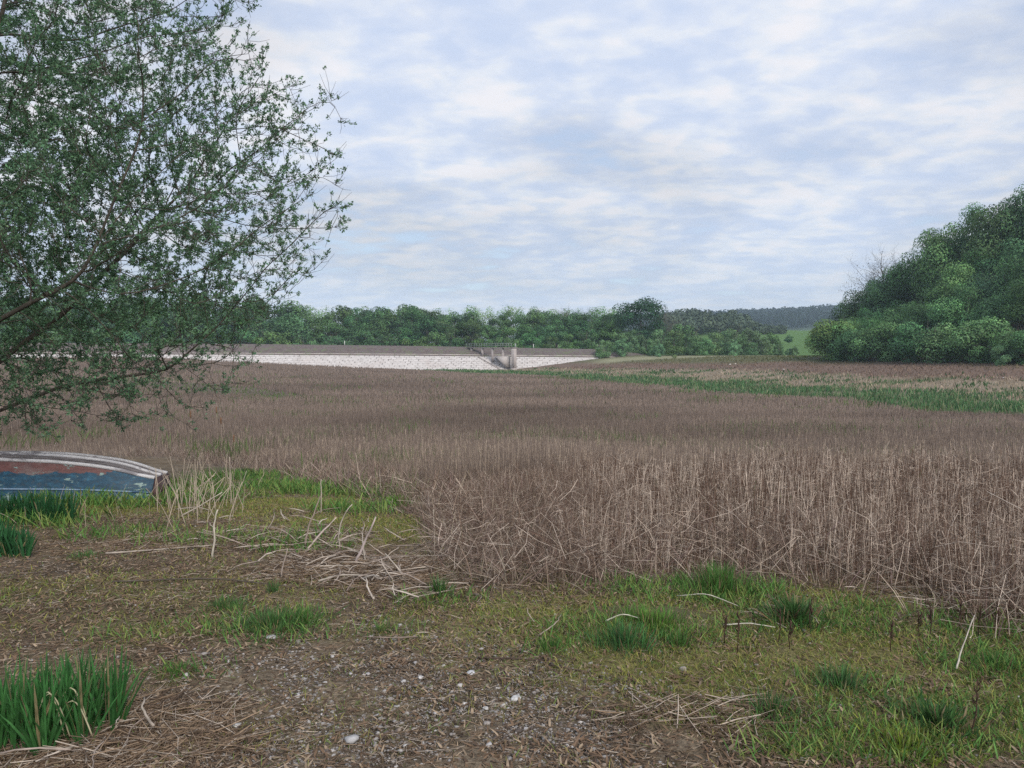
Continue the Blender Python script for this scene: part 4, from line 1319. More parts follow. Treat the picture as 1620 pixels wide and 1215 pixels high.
# big pale dead stems: each lies or stands on its own
def stem(pts, r, label, name='dead_stem', group=None, col=(0.48, 0.43, 0.37), cat='dead stem', sides=7):
    """pts in local metres relative to the first point on the ground"""
    pts = np.array(pts, float); r = r * 0.74; col = np.array(col) * 0.86
    t = np.linspace(0, 1, 10); tk = np.linspace(0, 1, len(pts))
    path = np.stack([np.interp(t, tk, pts[:, i]) for i in range(3)], 1)
    path[1:-1] = path[1:-1] * 0.5 + 0.25 * (path[:-2] + path[2:])
    path[:, :2] += RNG.normal(0, r * 0.35, (10, 2))
    v, f = tube(path, r * (1 - 0.45 * t) * (1 + RNG.normal(0, 0.1, 10)), sides)
    c = np.tile(np.array([col]), (len(v), 1)) * RNG.uniform(0.75, 1.2, (len(v), 1))
    return make_mesh('dead_stem', v, f, [M['straw']], c, smooth=True)


def place_stem(px, py, pts, r, label, group=None, col=(0.48, 0.43, 0.37), name='dead_stem', cat='dead stem'):
    return put(name, stem(pts, r, label, col=col), px, py, label, cat, group, rz=0.0)


place_stem(331, 886, [(0, 0, -.03), (0.02, 0, .15), (0.015, 0, .28), (0.04, 0.02, .40)], 0.013, 'pale split stem standing upright alone on the earth in front of the boat end', col=(0.52, 0.48, 0.40))
place_stem(505, 815, [(0, 0, -.03), (0.01, 0, .2), (0.0, 0, .40)], 0.012, 'stout straight pale stem standing upright behind the heap of dead stems', col=(0.45, 0.40, 0.33))
place_stem(534, 872, [(0, 0, -.03), (0.0, 0, .18), (0.05, 0, .32), (0.12, 0, .40)], 0.010, 'thin pale stem arching upward out of the heap')
place_stem(481, 875, [(0, 0, 0), (0.10, 0.05, .12), (0.24, 0.12, .27)], 0.014, 'thick pale stem leaning at a slant at the back of the heap', col=(0.50, 0.42, 0.38))
place_stem(478, 872, [(0, 0, 0), (0.05, 0, .22), (0.14, 0.05, .46)], 0.013, 'long grey-brown stem leaning steeply at the back of the heap', col=(0.32, 0.26, 0.22))
place_stem(558, 900, [(0, 0, 0), (0.07, 0, .16), (0.17, 0.04, .40)], 0.015, 'thick pinkish grey stem leaning steeply in the middle of the heap', col=(0.44, 0.37, 0.35))
place_stem(576, 895, [(0, 0, 0), (-0.02, 0, .12), (-0.03, 0.03, .24)], 0.010, 'short pale stem propped against the thick leaning one')
place_stem(640, 925, [(0, 0, 0), (-0.06, 0, .10), (-0.16, 0.03, .20)], 0.010, 'pale stem leaning back at the end of the heap by the stalks')
place_stem(440, 922, [(0, 0, 0), (0.02, 0, .12), (0.05, 0, .24)], 0.009, 'short grey stem leaning at the front of the heap', col=(0.38, 0.32, 0.28))
place_stem(686, 885, [(0, 0, -.03), (0, 0, .2), (-0.005, 0, .42)], 0.007, 'slim pale stem standing straight at the corner of the stalks', col=(0.5, 0.44, 0.36))
place_stem(585, 890, [(0, 0, .02), (0.25, 0.05, .02), (0.62, 0.04, .03)], 0.008, 'long straight pale stem lying level toward the corner of the stalks')
place_stem(485, 905, [(0, 0, .02), (0.2, 0.0, .03), (0.45, 0.02, .02)], 0.008, 'straight pale stem lying level across the front of the heap')
place_stem(500, 930, [(0, 0, .02), (0.15, 0.07, .05), (0.4, 0.1, .03), (0.55, 0.02, .02)], 0.010, 'bowed pale stem lying at the front of the heap')
place_stem(160, 883, [(0, 0, .02), (0.4, 0.08, .03), (0.9, 0.18, .05)], 0.011, 'long bent pale stem lying on the dark earth before the boat', col=(0.40, 0.35, 0.30))
place_stem(170, 930, [(0, 0, .02), (0.7, 0.1, .02), (1.35, -0.12, .02)], 0.009, 'long dark stick lying across the dark earth behind the wide tuft', col=(0.10, 0.085, 0.07))
place_stem(755, 1055, [(0, 0, .012), (0.25, -0.02, .015), (0.52, -0.06, .012)], 0.007, 'long dark brown twig lying at the back of the gravel', col=(0.085, 0.06, 0.05))
place_stem(870, 1068, [(0, 0, .012), (0.2, -0.1, .015), (0.38, -0.24, .012)], 0.005, 'thin dark twig lying on the earth beyond the long brown one', col=(0.11, 0.08, 0.065))
place_stem(280, 820, [(0, 0, 0), (0.22, 0.1, .12), (0.42, 0.2, .25)], 0.012, 'pale bent stem sloping out of the grass at the end of the boat')
place_stem(275, 812, [(0, 0, .03), (0.25, 0.0, .06), (0.42, -0.05, .03)], 0.010, 'pale stem lying flat just past the end of the boat')
place_stem(372, 775, [(0, 0, 0), (0.08, 0, -.0), (0.06, 0, .0), (0.16, 0.0, .3)], 0.010, 'pale stem leaning in the grass beyond the boat end')
place_stem(362, 800, [(0, 0, -.03), (0.0, 0, .3), (-0.01, 0, .62)], 0.010, 'tall pale reed stem standing alone right of the boat end', col=(0.42, 0.37, 0.30))
place_stem(1075, 955, [(0, 0, .03), (0.18, -0.1, .08), (0.36, -0.22, .03)], 0.006, 'slim white stem fallen on the turf pointing toward the picture foot', col=(0.58, 0.55, 0.47))
place_stem(1150, 1003, [(0, 0, .03), (0.14, -0.02, .05), (0.30, -0.04, .03)], 0.006, 'short white stem lying on the turf beside the dark dock stalks', col=(0.58, 0.55, 0.47))
place_stem(960, 1000, [(0, 0, .03), (0.10, 0.02, .07), (0.22, 0.02, .04)], 0.006, 'short pale forked-looking stem lying on the bright grass patch', col=(0.56, 0.54, 0.45))
place_stem(1660, 880, [(0, 0, .3), (-0.25, 0, .42), (-0.5, 0.02, .55)], 0.006, 'white stem slanting up among the stalks at the picture edge', col=(0.52, 0.47, 0.42))
place_stem(1525, 1075, [(0, 0, .02), (0.08, 0.1, .08), (0.24, 0.25, .22)], 0.006, 'crooked pale stem rising from the turf in front of the stalks', col=(0.50, 0.46, 0.40))
place_stem(0, 1195, [(-0.3, 0, .02), (0.0, 0.0, .03), (0.15, 0.03, .03)], 0.012, 'thick pale stem lying at the foot of the sword-leaved clump', col=(0.42, 0.36, 0.30))
place_stem(660, 935, [(0, 0, .01), (0.13, 0.06, .04), (0.26, 0.08, .05), (0.45, 0.07, .05)], 0.006, 'thin dark bent twig reaching from the heap into the stalks', col=(0.13, 0.11, 0.085))

# heap of similar dead stems
protos_ = [stem([(0, 0, 0.015), (L * 0.5, b, 0.03), (L, 0, 0.02)], r, '', col=cc) for L, b, r, cc in
           ((0.30, 0.03, 0.008, (0.44, 0.38, 0.32)), (0.42, -0.04, 0.007, (0.36, 0.30, 0.26)), (0.22, 0.02, 0.010, (0.52, 0.46, 0.40)), (0.36, 0.06, 0.006, (0.28, 0.225, 0.19)))]
HL = 'broken pale dead stem lying loose on the heap and earth of the near bank'
HG = 'broken dead stems lying loose on the near bank'
src = []
for pm in protos_:
    o = link('dead_stem', pm)
    src.append(o)
k = 0
SP = [(560, 900, 100, 40, 84), (640, 940, 60, 26, 24), (490, 855, 90, 30, 30), (300, 850, 110, 35, 16), (1545, 945, 90, 40, 18), (150, 1195, 90, 18, 10), (330, 785, 70, 30, 12), (1250, 985, 80, 20, 5), (700, 1000, 200, 40, 6)]
for cx, cy, sx, sy, n in SP:
    for i in range(n):
        px = cx + RNG.normal(0, 0.6) * sx; py = cy + RNG.normal(0, 0.6) * sy
        x, y = gp(px, min(max(py, 700), 1230))
        o = src[k] if k < len(src) else src[k % 4].copy()
        if k >= len(src): COL.objects.link(o)
        o.location = (x, y, gz(x, y) + RNG.uniform(0.0, 0.04))
        o.rotation_euler = (0.0, -abs(RNG.normal(0, 0.2)), RNG.uniform(0, 6.28))
        s_ = RNG.uniform(0.35, 1.05); o.scale = (s_, s_, s_)
        tag(o, HL, 'dead stem', HG)
        k += 1

# tall pale reeds around the boat end
def reed_mesh():
    h = RNG.uniform(0.3, 0.7)
    b = RNG.normal(0, 0.12, 2)
    return stem([(0, 0, -.03), (b[0] * 0.4, b[1] * 0.4, h * 0.55), (b[0], b[1], h)], RNG.uniform(0.0045, 0.008), '', col=(0.46, 0.39, 0.31), sides=5)


rp = [reed_mesh() for _ in range(7)]
for i in range(154):
    if i < 110:
        px = RNG.normal(308, 44); py = RNG.normal(796, 22)
    elif i < 134:
        px = RNG.uniform(20, 260); py = RNG.normal(712, 12)
    else:
        px = RNG.uniform(20, 260); py = RNG.normal(822, 14)
    x, y = gp(px, py)
    o = link('reed_stem', rp[i % 7], None, (x, y, gz(x, y)))
    sc = RNG.uniform(0.6, 1.2) * (0.55 if i >= 134 else 1)
    o.rotation_euler = (RNG.normal(0, 0.12), RNG.normal(0, 0.12), RNG.uniform(0, 6.28)); o.scale = (sc,) * 3
    if i < 110: tag(o, 'thin dead reed standing in the loose stand at the boat end', 'reed', 'dead reeds standing at the boat end')
    elif i < 134: tag(o, 'thin dead reed standing in the grass behind the boat', 'reed', 'dead reeds standing behind the boat')
    else: tag(o, 'short dead reed standing in front of the side of the boat', 'reed', 'dead reeds standing in front of the boat')

# bulrushes with brown heads
for i, (px, py, topy) in enumerate(((300, 742, 650), (341, 736, 643), (348, 740, 660), (368, 742, 688))):
    x, y = gp(px, py)
    h = EYE + (HOR - topy) / F * y - gz(x, y)
    e = empty('bulrush', (x, y, gz(x, y)))
    tag(e, 'dead bulrush with a ragged brown seed head rising behind the boat end', 'bulrush', 'bulrushes behind the boat end')
    v, f = tube(np.array([(0, 0, -.03), (0.02, 0, h * 0.5), (0.0, 0, h)]), [0.006, 0.005, 0.004], 5)
    link('stem', make_mesh('stem', v, f, [M['straw']], np.tile([[0.36, 0.29, 0.23]], (len(v), 1)), smooth=True), e)
    t = np.linspace(0, 1, 8)
    pth = np.stack([0.004 * np.sin(t * 9), np.zeros(8), h - 0.20 + 0.2 * t], 1)
    v, f = tube(pth, 0.019 * np.array([0.35, 0.85, 1.05, 1.1, 1.0, 1.05, 0.8, 0.3]) * RNG.uniform(0.85, 1.15, 8), 8)
    v = v + RNG.normal(0, 0.002, v.shape)
    link('seed_head', make_mesh('seed_head', v, f, [M['straw']], np.tile([[0.20, 0.115, 0.07]], (len(v), 1)), smooth=True), e)

# dark dock stalks on the turf
def dock_mesh(h):
    pr = [tube(np.array([(0, 0, -.02), (0.012, 0, h * .5), (0.0, 0.01, h)]), [0.0032, 0.003, 0.002], 5)]
    for k in range(10):
        zz_ = h * RNG.uniform(0.45, 0.98); a = RNG.uniform(0, 6.28)
        pr.append(tube(np.array([(0.006, 0.005, zz_), (0.011 * math.cos(a), 0.011 * math.sin(a), zz_ + 0.02), (0.012 * math.cos(a), 0.012 * math.sin(a), zz_ + 0.035)]), [0.002, 0.0032, 0.0015], 4))
    v, f = jn(pr)
    return make_mesh('dock_stalk', v, f, [M['straw']], np.tile([[0.065, 0.04, 0.03]], (len(v), 1)), smooth=True)


dk = [dock_mesh(0.16), dock_mesh(0.22), dock_mesh(0.19)]
for i, (px, py) in enumerate(((1152, 1030), (1172, 1042), (1238, 1022), (1258, 1040), (1290, 1012), (1420, 1045), (1465, 1020), (1480, 1024), (1530, 1010), (1560, 1015), (1590, 1022), (1605, 1012))):
    put('dock_stalk', dk[i % 3], px, py, 'short dark dead dock stalk standing on the turf below the stalks', 'dock', 'dead dock stalks on the turf')
put('dock_stalk', dock_mesh(0.26), 1548, 1190, 'tallest dark dead dock stalk, leaning alone at the near edge of the turf', 'dock').rotation_euler = (0, 0.14, 0)


# bigger single stones
def rock(sz, col):
    n = 26
    import bmesh
    bm = bmesh.new()
    bmesh.ops.create_icosphere(bm, subdivisions=2, radius=1)
    V = np.array([v_.co[:] for v_ in bm.verts]); F_ = np.array([[q.index for q in f_.verts] for f_ in bm.faces])
    bm.free()
    for k in range(5):
        d = RNG.normal(size=3); d /= np.linalg.norm(d)
        pl = RNG.uniform(0.5, 0.8)
        s = V @ d
        V = V - np.maximum(s - pl, 0)[:, None] * d[None] * 0.9
    V = V * (1 + RNG.normal(0, 0.04, (len(V), 1))) * np.array([1.15, 0.85, 0.5]) * sz
    return make_mesh('stone', V, [F_], [M['stone']], np.tile(np.array([col]), (len(V), 1)) * RNG.uniform(0.85, 1.1, (len(V), 1)))


put('stone', rock(0.038, (0.34, 0.34, 0.345)), 549, 1190, 'large white stone, the biggest, at the near edge of the gravel', 'stone', dz=0.012)
put('stone', rock(0.032, (0.36, 0.36, 0.37)), 424, 1022, 'white stone just below the wide dark tuft', 'stone', dz=0.01)
put('stone', rock(0.026, (0.48, 0.49, 0.52)), 744, 1082, 'pale bluish stone lying on the turf edge by the dark twig', 'stone', dz=0.008)
put('stone', rock(0.03, (0.46, 0.46, 0.46)), 816, 1122, 'pale flat stone alone at the far side of the gravel', 'stone', dz=0.008)
put('stone', rock(0.022, (0.40, 0.39, 0.37)), 286, 1079, 'small white stone alone on the brown earth behind the clump', 'stone', dz=0.008)
put('stone', rock(0.028, (0.30, 0.27, 0.25)), 1086, 1072, 'brown stone on the turf with a pale face', 'stone', dz=0.008)
sk = [rock(0.022, (0.44, 0.43, 0.43)), rock(0.018, (0.36, 0.35, 0.355)), rock(0.02, (0.50, 0.49, 0.48)), rock(0.024, (0.28, 0.26, 0.245))]
ST = [(556, 1080), (580, 1085), (512, 1092), (480, 1045), (520, 1048), (345, 1155), (360, 1165), (262, 1188), (635, 1090), (650, 1100), (665, 1085), (700, 1098), (730, 1105), (690, 1140), (760, 1140), (620, 1130), (600, 1060), (640, 1040),
      (530, 1005), (720, 1180), (780, 1190), (840, 1170), (640, 1195), (600, 1160), (470, 1120), (450, 1075), (380, 1052), (320, 1050), (700, 1060), (660, 1060), (740, 1130), (770, 1160), (800, 1140), (860, 1120), (510, 1140), (590, 1195)]
for i, (px, py) in enumerate(ST):
    o = put('stone', sk[i % 4], px + RNG.uniform(-8, 8), py + RNG.uniform(-6, 6), 'fist-sized or smaller grey stone lying loose in the gravel', 'stone', 'loose grey stones in the gravel', dz=0.006)
    s_ = RNG.uniform(0.4, 0.95); o.scale = (s_, s_, s_)
for px, py in ((1155, 578), (1163, 577), (1240, 586), (1588, 600)):
    x, y = gp(px, py)
    put('pale_boulder', rock(0.2 * y / 120, (0.62, 0.60, 0.57)), px, py, 'small pale boulder lying on the far shore below the wood', 'boulder', 'pale boulders on the far shore', dz=0.15)

# ------------------------------------------------------------------ upturned boat
def boat():
    bx, by = gp(224, 792)
    by += 0.52
    e = empty('rowing_boat', (bx, by, gz(bx, by) - 0.02), rad(180 + 1.5))
    tag(e, 'upturned wooden rowing boat with peeling blue and red paint', 'boat')
    L = 3.9
    T = np.linspace(0, 1, 40)
    # local x: from transom (0) to bow (L); y: across; z: up (keel up)
    hg = np.interp(T, [0, 0.12, 0.45, 0.75, 0.92, 1.0], [0.30, 0.46, 0.62, 0.50, 0.24, 0.03])      # half width at gunwale
    hc = np.interp(T, [0, 0.12, 0.45, 0.75, 0.92, 1.0], [0.20, 0.30, 0.38, 0.29, 0.14, 0.02])      # half width at chine
    zc = np.interp(T, [0, 0.06, 0.16, 0.35, 0.6, 0.85, 1.0], [0.28, 0.36, 0.47, 0.56, 0.60, 0.56, 0.46])         # chine height
    zk = zc + np.interp(T, [0, 0.1, 0.5, 0.9, 1], [0.0, 0.02, 0.025, 0.025, 0.02])
    zg = np.interp(T, [0, 0.5, 1.0], [0.02, 0.03, -0.01])
    xs = T * L
    sm = lambda a: np.convolve(np.pad(a, 2, mode='edge'), np.ones(5) / 5, 'valid')
    hg, hc, zc, zk = sm(hg), sm(hc), sm(zc), sm(zk)
    cy = 0.63                                                # put the visible gunwale on y = 0 .. the hull lies behind it
    def strip(A, B, n=6, bulge=0.0):
        V = []
        for i in range(len(T)):
            for k in range(n + 1):
                t = k / n
                p = A[i] * (1 - t) + B[i] * t
                p = p + np.array([0, np.sign(p[1]) * bulge * math.sin(t * math.pi), 0])
                V.append(p)
        q = [(i * (n + 1) + k, (i + 1) * (n + 1) + k, (i + 1) * (n + 1) + k + 1, i * (n + 1) + k + 1) for i in range(len(T) - 1) for k in range(n)]
        return np.array(V), [np.array(q)]
    def line(w, z, s):
        return np.stack([xs, s * w, z], 1)
    def solid(V, P, th):
        # thickness inward
        n = len(V)
        cen = np.array([L / 2, 0, 0.2])
        inw = V.copy(); inw[:, 1] *= 1 - th / 0.5; inw[:, 2] -= th
        P2 = [p[:, ::-1] + n for p in P]
        return np.vstack([V, inw]), P + P2
    # side paint: blue low on the flank (near the ground), red band above it, flaking
    m, N = mat('flaking_boat_paint')
    o_ = N.n('ShaderNodeOutputMaterial'); tc = N.n('ShaderNodeTexCoord'); sp = N.n('ShaderNodeSeparateXYZ')
    N.link(tc.outputs['Object'], sp.inputs[0])
    mp = N.n('ShaderNodeMapping'); mp.inputs['Scale'].default_value = (1, 1, 2.2); N.link(tc.outputs['Object'], mp.inputs[0])
    na = N.noise(mp.outputs[0], 3.2, 6, 0.65, 0.5); nb = N.noise(mp.outputs[0], 9, 6, 0.7, 0.3); nc = N.noise(mp.outputs[0], 1.3, 4, 0.6)
    edge = N.math('ADD', sp.outputs[2], N.math('MULTIPLY', N.math('SUBTRACT', na, 0.5), 0.34))
    isred = N.maprange(edge, 0.40, 0.415, 0, 1, True)
    blue = N.ramp(nb, [(0.3, (0.005, 0.028, 0.056)), (0.55, (0.011, 0.068, 0.125)), (0.75, (0.034, 0.15, 0.25))])
    low = N.maprange(edge, 0.06, 0.15, 1, 0, True)
    blue = N.mix(N.math('MULTIPLY', low, 0.6), blue, (0.04, 0.14, 0.29))
    red = N.ramp(nb, [(0.3, (0.10, 0.04, 0.04)), (0.6, (0.17, 0.065, 0.06)), (0.8, (0.24, 0.12, 0.115))])
    red = N.mix(N.maprange(nc, 0.44, 0.6, 0.1, 0.8, True), red, (0.20, 0.165, 0.165))
    colr = N.mix(isred, blue, red)
    fl = N.maprange(N.math('ADD', N.math('MULTIPLY', na, 0.6), N.math('MULTIPLY', nb, 0.4)), 0.555, 0.58, 0, 1, True)
    colr = N.mix(fl, colr, (0.24, 0.34, 0.33))
    p = N.n('ShaderNodeBsdfPrincipled'); N.link(colr, p.inputs['Base Color']); p.inputs['Roughness'].default_value = 0.6
    bp = N.n('ShaderNodeBump'); bp.inputs['Strength'].default_value = 0.35; bp.inputs['Distance'].default_value = 0.006
    seam = N.math('MULTIPLY', N.math('FRACT', N.math('MULTIPLY', N.math('ADD', sp.outputs[2], N.math('MULTIPLY', sp.outputs[0], 0.008)), 6.6)), 2.5)
    N.link(N.math('ADD', N.math('ADD', fl, nb), seam), bp.inputs['Height']); N.link(bp.outputs[0], p.inputs['Normal'])
    bp.inputs['Strength'].default_value = 0.6
    grm = N.noise(mp.outputs[0], 24, 5, 0.7)
    cg = N.mix(N.maprange(grm, 0.5, 0.68, 0, 0.55, True), colr, (0.075, 0.075, 0.065))
    N.link(cg, p.inputs['Base Color'])
    N.link(p.outputs[0], o_.inputs[0])
    M['grey_wood'] = noise_mat('weathered_grey_wood', (0.13, 0.12, 0.125), (0.27, 0.25, 0.255), 5, 0.85, 0.5, (0.09, 0.08, 0.085), stretch=(0.35, 3, 3))
    M['worn_white'] = noise_mat('worn_white_edge', (0.45, 0.45, 0.47), (0.68, 0.68, 0.70), 9, 0.8, 0.3, (0.25, 0.24, 0.26), stretch=(0.5, 1, 1))
    M['pale_blue'] = noise_mat('pale_blue_strake', (0.07, 0.17, 0.30), (0.28, 0.38, 0.50), 7, 0.6, 0.2, (0.05, 0.10, 0.18))
    M['dark_red'] = noise_mat('worn_red_transom', (0.035, 0.03, 0.035), (0.11, 0.065, 0.065), 6, 0.8, 0.4, (0.20, 0.18, 0.18))
    mk = lambda nm, vp, mt, sm_=True: link(nm, make_mesh(nm, vp[0] + np.array([0, -0.0, 0]), vp[1], [mt], smooth=sm_), e)
    for s in (1, -1):
        g = line(hg, zg, s); c = line(hc, zc, s)
        mk('hull_side', solid(*strip(g, c, 8, 0.035), 0.018), m)
        # rails
        pr = [tube(c + np.array([0, 0, 0.006]), np.full(len(T), 0.027), 6)]
        mk('chine_rail', jn(pr), M['worn_white'])
        mid = g * 0.66 + c * 0.34; mid[:, 1] += s * 0.04
        mk('strake', jn([tube(mid, np.full(len(T), 0.013), 6)]), M['pale_blue'])
        gg = g.copy(); gg[:, 1] += s * 0.012; gg[:, 2] += 0.01
        mk('gunwale', jn([tube(gg, np.full(len(T), 0.022), 6)]), m)
    k0 = np.stack([xs, np.zeros(len(T)), zk], 1)
    for s in (1, -1):
        mk('bottom', solid(*strip(line(hc, zc, s), k0, 5), 0.015), M['grey_wood'])
    parts = [tube(k0 + np.array([0, 0, 0.012]), np.full(len(T), 0.024), 6)]
    mk('keel', jn(parts), M['worn_white'])
    pr = []
    for s in (1, -1):
        bl = np.stack([xs[2:-6], s * hc[2:-6] * 0.5, (zc * 0.5 + zk * 0.5)[2:-6] + 0.008], 1)
        pr.append(tube(bl, np.full(len(bl), 0.012), 5))
    mk('bilge_runner', jn(pr), M['grey_wood'])
    # transom, raked
    rk = -0.16
    P = np.array([(0.0 + rk * 0.0, -hg[0], zg[0]), (0, hg[0], zg[0]), (0, hc[0], zc[0]), (0, 0, zk[0]), (0, -hc[0], zc[0])])
    Q = P.copy(); Q[:, 0] -= 0.03
    V = np.vstack([P, Q])
    F5 = [np.array([[0, 1, 2, 3, 4], [9, 8, 7, 6, 5]]), np.array([[0, 5, 6, 1], [1, 6, 7, 2], [2, 7, 8, 3], [3, 8, 9, 4], [4, 9, 5, 0]])]
    mk('transom', (V, F5), M['dark_red'], False)
    return e


bt = boat()


# ------------------------------------------------------------------ the sallow tree leaning in from the side
def big_tree():
    rng = np.random.default_rng(21)
    bx, by = -8.9, 10.9
    zb = gz(bx, by)
    C0 = np.array([-7.9, 10.7, 3.35]); RX, RYd, RZU, RZD = 5.55, 3.9, 5.6, 3.15

    def inside(P, k=1.0):
        q = (P - C0)
        rz = np.where(q[:, 2] > 0, RZU, RZD)
        bump = 0.84 + 0.30 * fbm(P[:, 2] / 0.9 + 9.3, P[:, 1] / 1.3 + P[:, 0] / 1.7, 101, 3)
        ez = np.where(q[:, 2] > 0, 1.5, 1.7)
        return np.sqrt((q[:, 0] / RX) ** 2 + (q[:, 1] / RYd) ** 2 + np.abs(q[:, 2] / rz) ** ez) < bump * k
    n = 42000
    P = C0 + rng.uniform(-1, 1, (n, 3)) * np.array([RX * 1.1, RYd * 1.1, RZU * 1.05])
    keep = inside(P) & (P[:, 2] > 0.52 + 0.1 * (10.7 - P[:, 1])) & ((P[:, 0] > -10.6) | (rng.random(n) < 0.4))
    A = P[keep][:11500]
    # skeleton: stems first
    nodes = []; par = []
    def chain(pts, parent, step=0.2):
        pts = np.array(pts, float)
        seg = np.linalg.norm(np.diff(pts, axis=0), axis=1); tot = np.concatenate([[0], np.cumsum(seg)])
        k = max(int(tot[-1] / step), 2); s = np.linspace(0, tot[-1], k + 1)
        Q = np.stack([np.interp(s, tot, pts[:, i]) for i in range(3)], 1)
        first = parent
        for i, q in enumerate(Q):
            if i == 0 and parent >= 0: continue
            nodes.append(q + rng.normal(0, 0.012, 3)); par.append(first); first = len(nodes) - 1
        return first
    b = np.array([bx, by, zb - 0.1])
    r0 = chain([b, b + [0.05, 0, 0.7]], -1)
    s1 = chain([b + [0.05, 0, 0.7], b + [0.5, -0.3, 1.9], b + [1.3, -0.6, 3.4], b + [2.0, -0.7, 5.0], b + [2.4, -0.6, 6.6]], r0)
    s2 = chain([b + [0.05, 0, 0.7], b + [0.9, 0.5, 1.6], b + [2.3, 0.9, 2.8], b + [3.6, 1.2, 4.3]], r0)
    s3 = chain([b + [0.05, 0, 0.7], b + [-0.2, 0.3, 2.2], b + [-0.4, 0.2, 4.2], b + [-0.5, 0.0, 6.6]], r0)
    s4 = chain([b + [0.05, 0, 0.7], b + [1.0, -0.9, 1.5], b + [2.3, -1.5, 2.3], b + [3.8, -1.7, 3.0]], r0)
    s5 = chain([b + [0.05, 0, 0.7], b + [-0.9, -0.5, 1.9], b + [-1.9, -0.9, 3.8]], r0)
    s6 = chain([b + [0.05, 0, 0.7], b + [1.1, 0.1, 1.1], b + [2.6, 0.2, 1.7], b + [4.0, 0.3, 1.9]], r0)
    N_ = np.array(nodes); PR = list(par)
    D = 0.17; infl = 1.5; kill = 0.26
    best = np.full(len(A), 1e9); bi = np.zeros(len(A), int)
    new0 = 0
    nodesL = [q for q in N_]
    dirs = [np.zeros(3)] * len(nodesL)
    for i in range(len(nodesL)):
        if PR[i] >= 0:
            dd = nodesL[i] - nodesL[PR[i]]; dirs[i] = dd / (np.linalg.norm(dd) + 1e-9)
    alive = np.ones(len(A), bool); stall = np.zeros(len(A), int)
    for it in range(95):
        cur = np.array(nodesL[new0:])
        if len(cur) == 0: break
        for ch in range(0, len(cur), 400):
            sub = cur[ch:ch + 400]
            d2 = ((A[:, None, :] - sub[None]) ** 2).sum(-1)
            j = d2.argmin(1); m_ = d2[np.arange(len(A)), j]
            up = m_ < best - 1e-4
            stall[up] = 0
            best[up] = m_[up]; bi[up] = new0 + ch + j[up]
        new0 = len(nodesL); stall += (best < infl ** 2)
        alive &= best > kill ** 2
        act = alive & (best < (infl if it > 12 else 2.4) ** 2)
        if not act.any(): break
        stuck = act & (stall > 14)
        alive &= ~stuck; act &= ~stuck
        if not act.any(): break
        ids = np.unique(bi[act])
        acc = np.zeros((len(nodesL), 3))
        v_ = A[act] - np.array(nodesL)[bi[act]]
        v_ /= np.linalg.norm(v_, axis=1, keepdims=True) + 1e-9
        np.add.at(acc, bi[act], v_)
        kc = np.bincount([q for q in PR if q >= 0], minlength=len(nodesL))
        for i in ids:
            if kc[i] >= 3: continue
            d = acc[i] / (np.linalg.norm(acc[i]) + 1e-9)
            d = d + 0.55 * dirs[i] + rng.normal(0, 0.14, 3) + np.array([0, 0, 0.05])
            d /= np.linalg.norm(d)
            nodesL.append(nodesL[i] + d * D); PR.append(int(i)); dirs.append(d)
    X = np.array(nodesL); PR = np.array(PR); nn = len(X)
    kids = np.zeros(nn, int)
    for i in range(nn):
        if PR[i] >= 0: kids[PR[i]] += 1
    # pipe model radii
    r2 = np.zeros(nn)
    pw = 2.35; rt = 0.0034
    for i in range(nn - 1, -1, -1):
        if r2[i] == 0: r2[i] = rt ** pw
        if PR[i] >= 0: r2[PR[i]] += r2[i]
    # parents always come before children, but a parent may be visited before late children: accumulate in index order
    Rr = r2 ** (1 / pw)
    Rr = np.minimum(Rr, 0.17)
    # chains
    child = [[] for _ in range(nn)]
    for i in range(nn):
        if PR[i] >= 0: child[PR[i]].append(i)
    parts_thick, parts_thin = [], []
    stack = [(0, -1)]
    while stack:
        i, p0 = stack.pop()
        path = [i] if p0 < 0 else [p0, i]
        while child[path[-1]]:
            cs = sorted(child[path[-1]], key=lambda q: -Rr[q])
            for q in cs[1:]: stack.append((q, path[-1]))
            path.append(cs[0])
        pts = X[path]; rad_ = Rr[path].copy()
        if p0 >= 0: rad_[0] = min(rad_[0], rad_[1] * 1.2)
        if len(pts) > 3:
            pts = pts.copy(); pts[1:-1] = pts[1:-1] * 0.5 + 0.25 * (pts[:-2] + pts[2:])
        big_ = rad_.max() > 0.022
        (parts_thick if big_ else parts_thin).append(tube(pts, rad_, 7 if big_ else 4, False))
    # end twigs carrying the leaves
    thin = np.where(Rr < 0.011)[0]
    tips = np.where(kids == 0)[0]
    base_i = np.concatenate([np.repeat(thin, 2), np.repeat(tips, 3)])
    base_i = base_i[rng.random(len(base_i)) < 0.9]
    m = len(base_i)
    dv = np.array([dirs[i] for i in base_i]) * 0.8 + rng.normal(0, 0.62, (m, 3)) + np.array([0.05, 0, 0.22])
    dv /= np.linalg.norm(dv, axis=1, keepdims=True)
    Lt = rng.uniform(0.10, 0.34, m)
    p0 = X[base_i]; 
    p2 = p0 + dv * Lt[:, None]
    p1 = (p0 + p2) / 2 + rng.normal(0, 0.012, (m, 3)) - np.array([0, 0, 0.01]); p2 = p2 + np.array([0, 0, 0.03])
    TW = np.stack([p0, p1, p2], 1)
    tv, tf, _ = stalks(TW, np.zeros((m, 3)), np.full(m, 0.0034), np.full(m, 0.0018), 3)
    e = empty('sallow_tree', (bx, by, zb))
    tag(e, 'large spreading sallow tree with small fresh leaves, over the upturned boat', 'tree')
    off = np.array([bx, by, zb])
    v, f = jn(parts_thick)
    link('trunk', make_mesh('trunk', v - off, f, [M['bark']], smooth=True), e)
    v, f = jn(parts_thin + [(tv, [tf])])
    link('twigs', make_mesh('twigs', v - off, f, [M['bark']], smooth=True), e)
    # leaves: sprays of 3-5 at spots along each twig
    spots = []
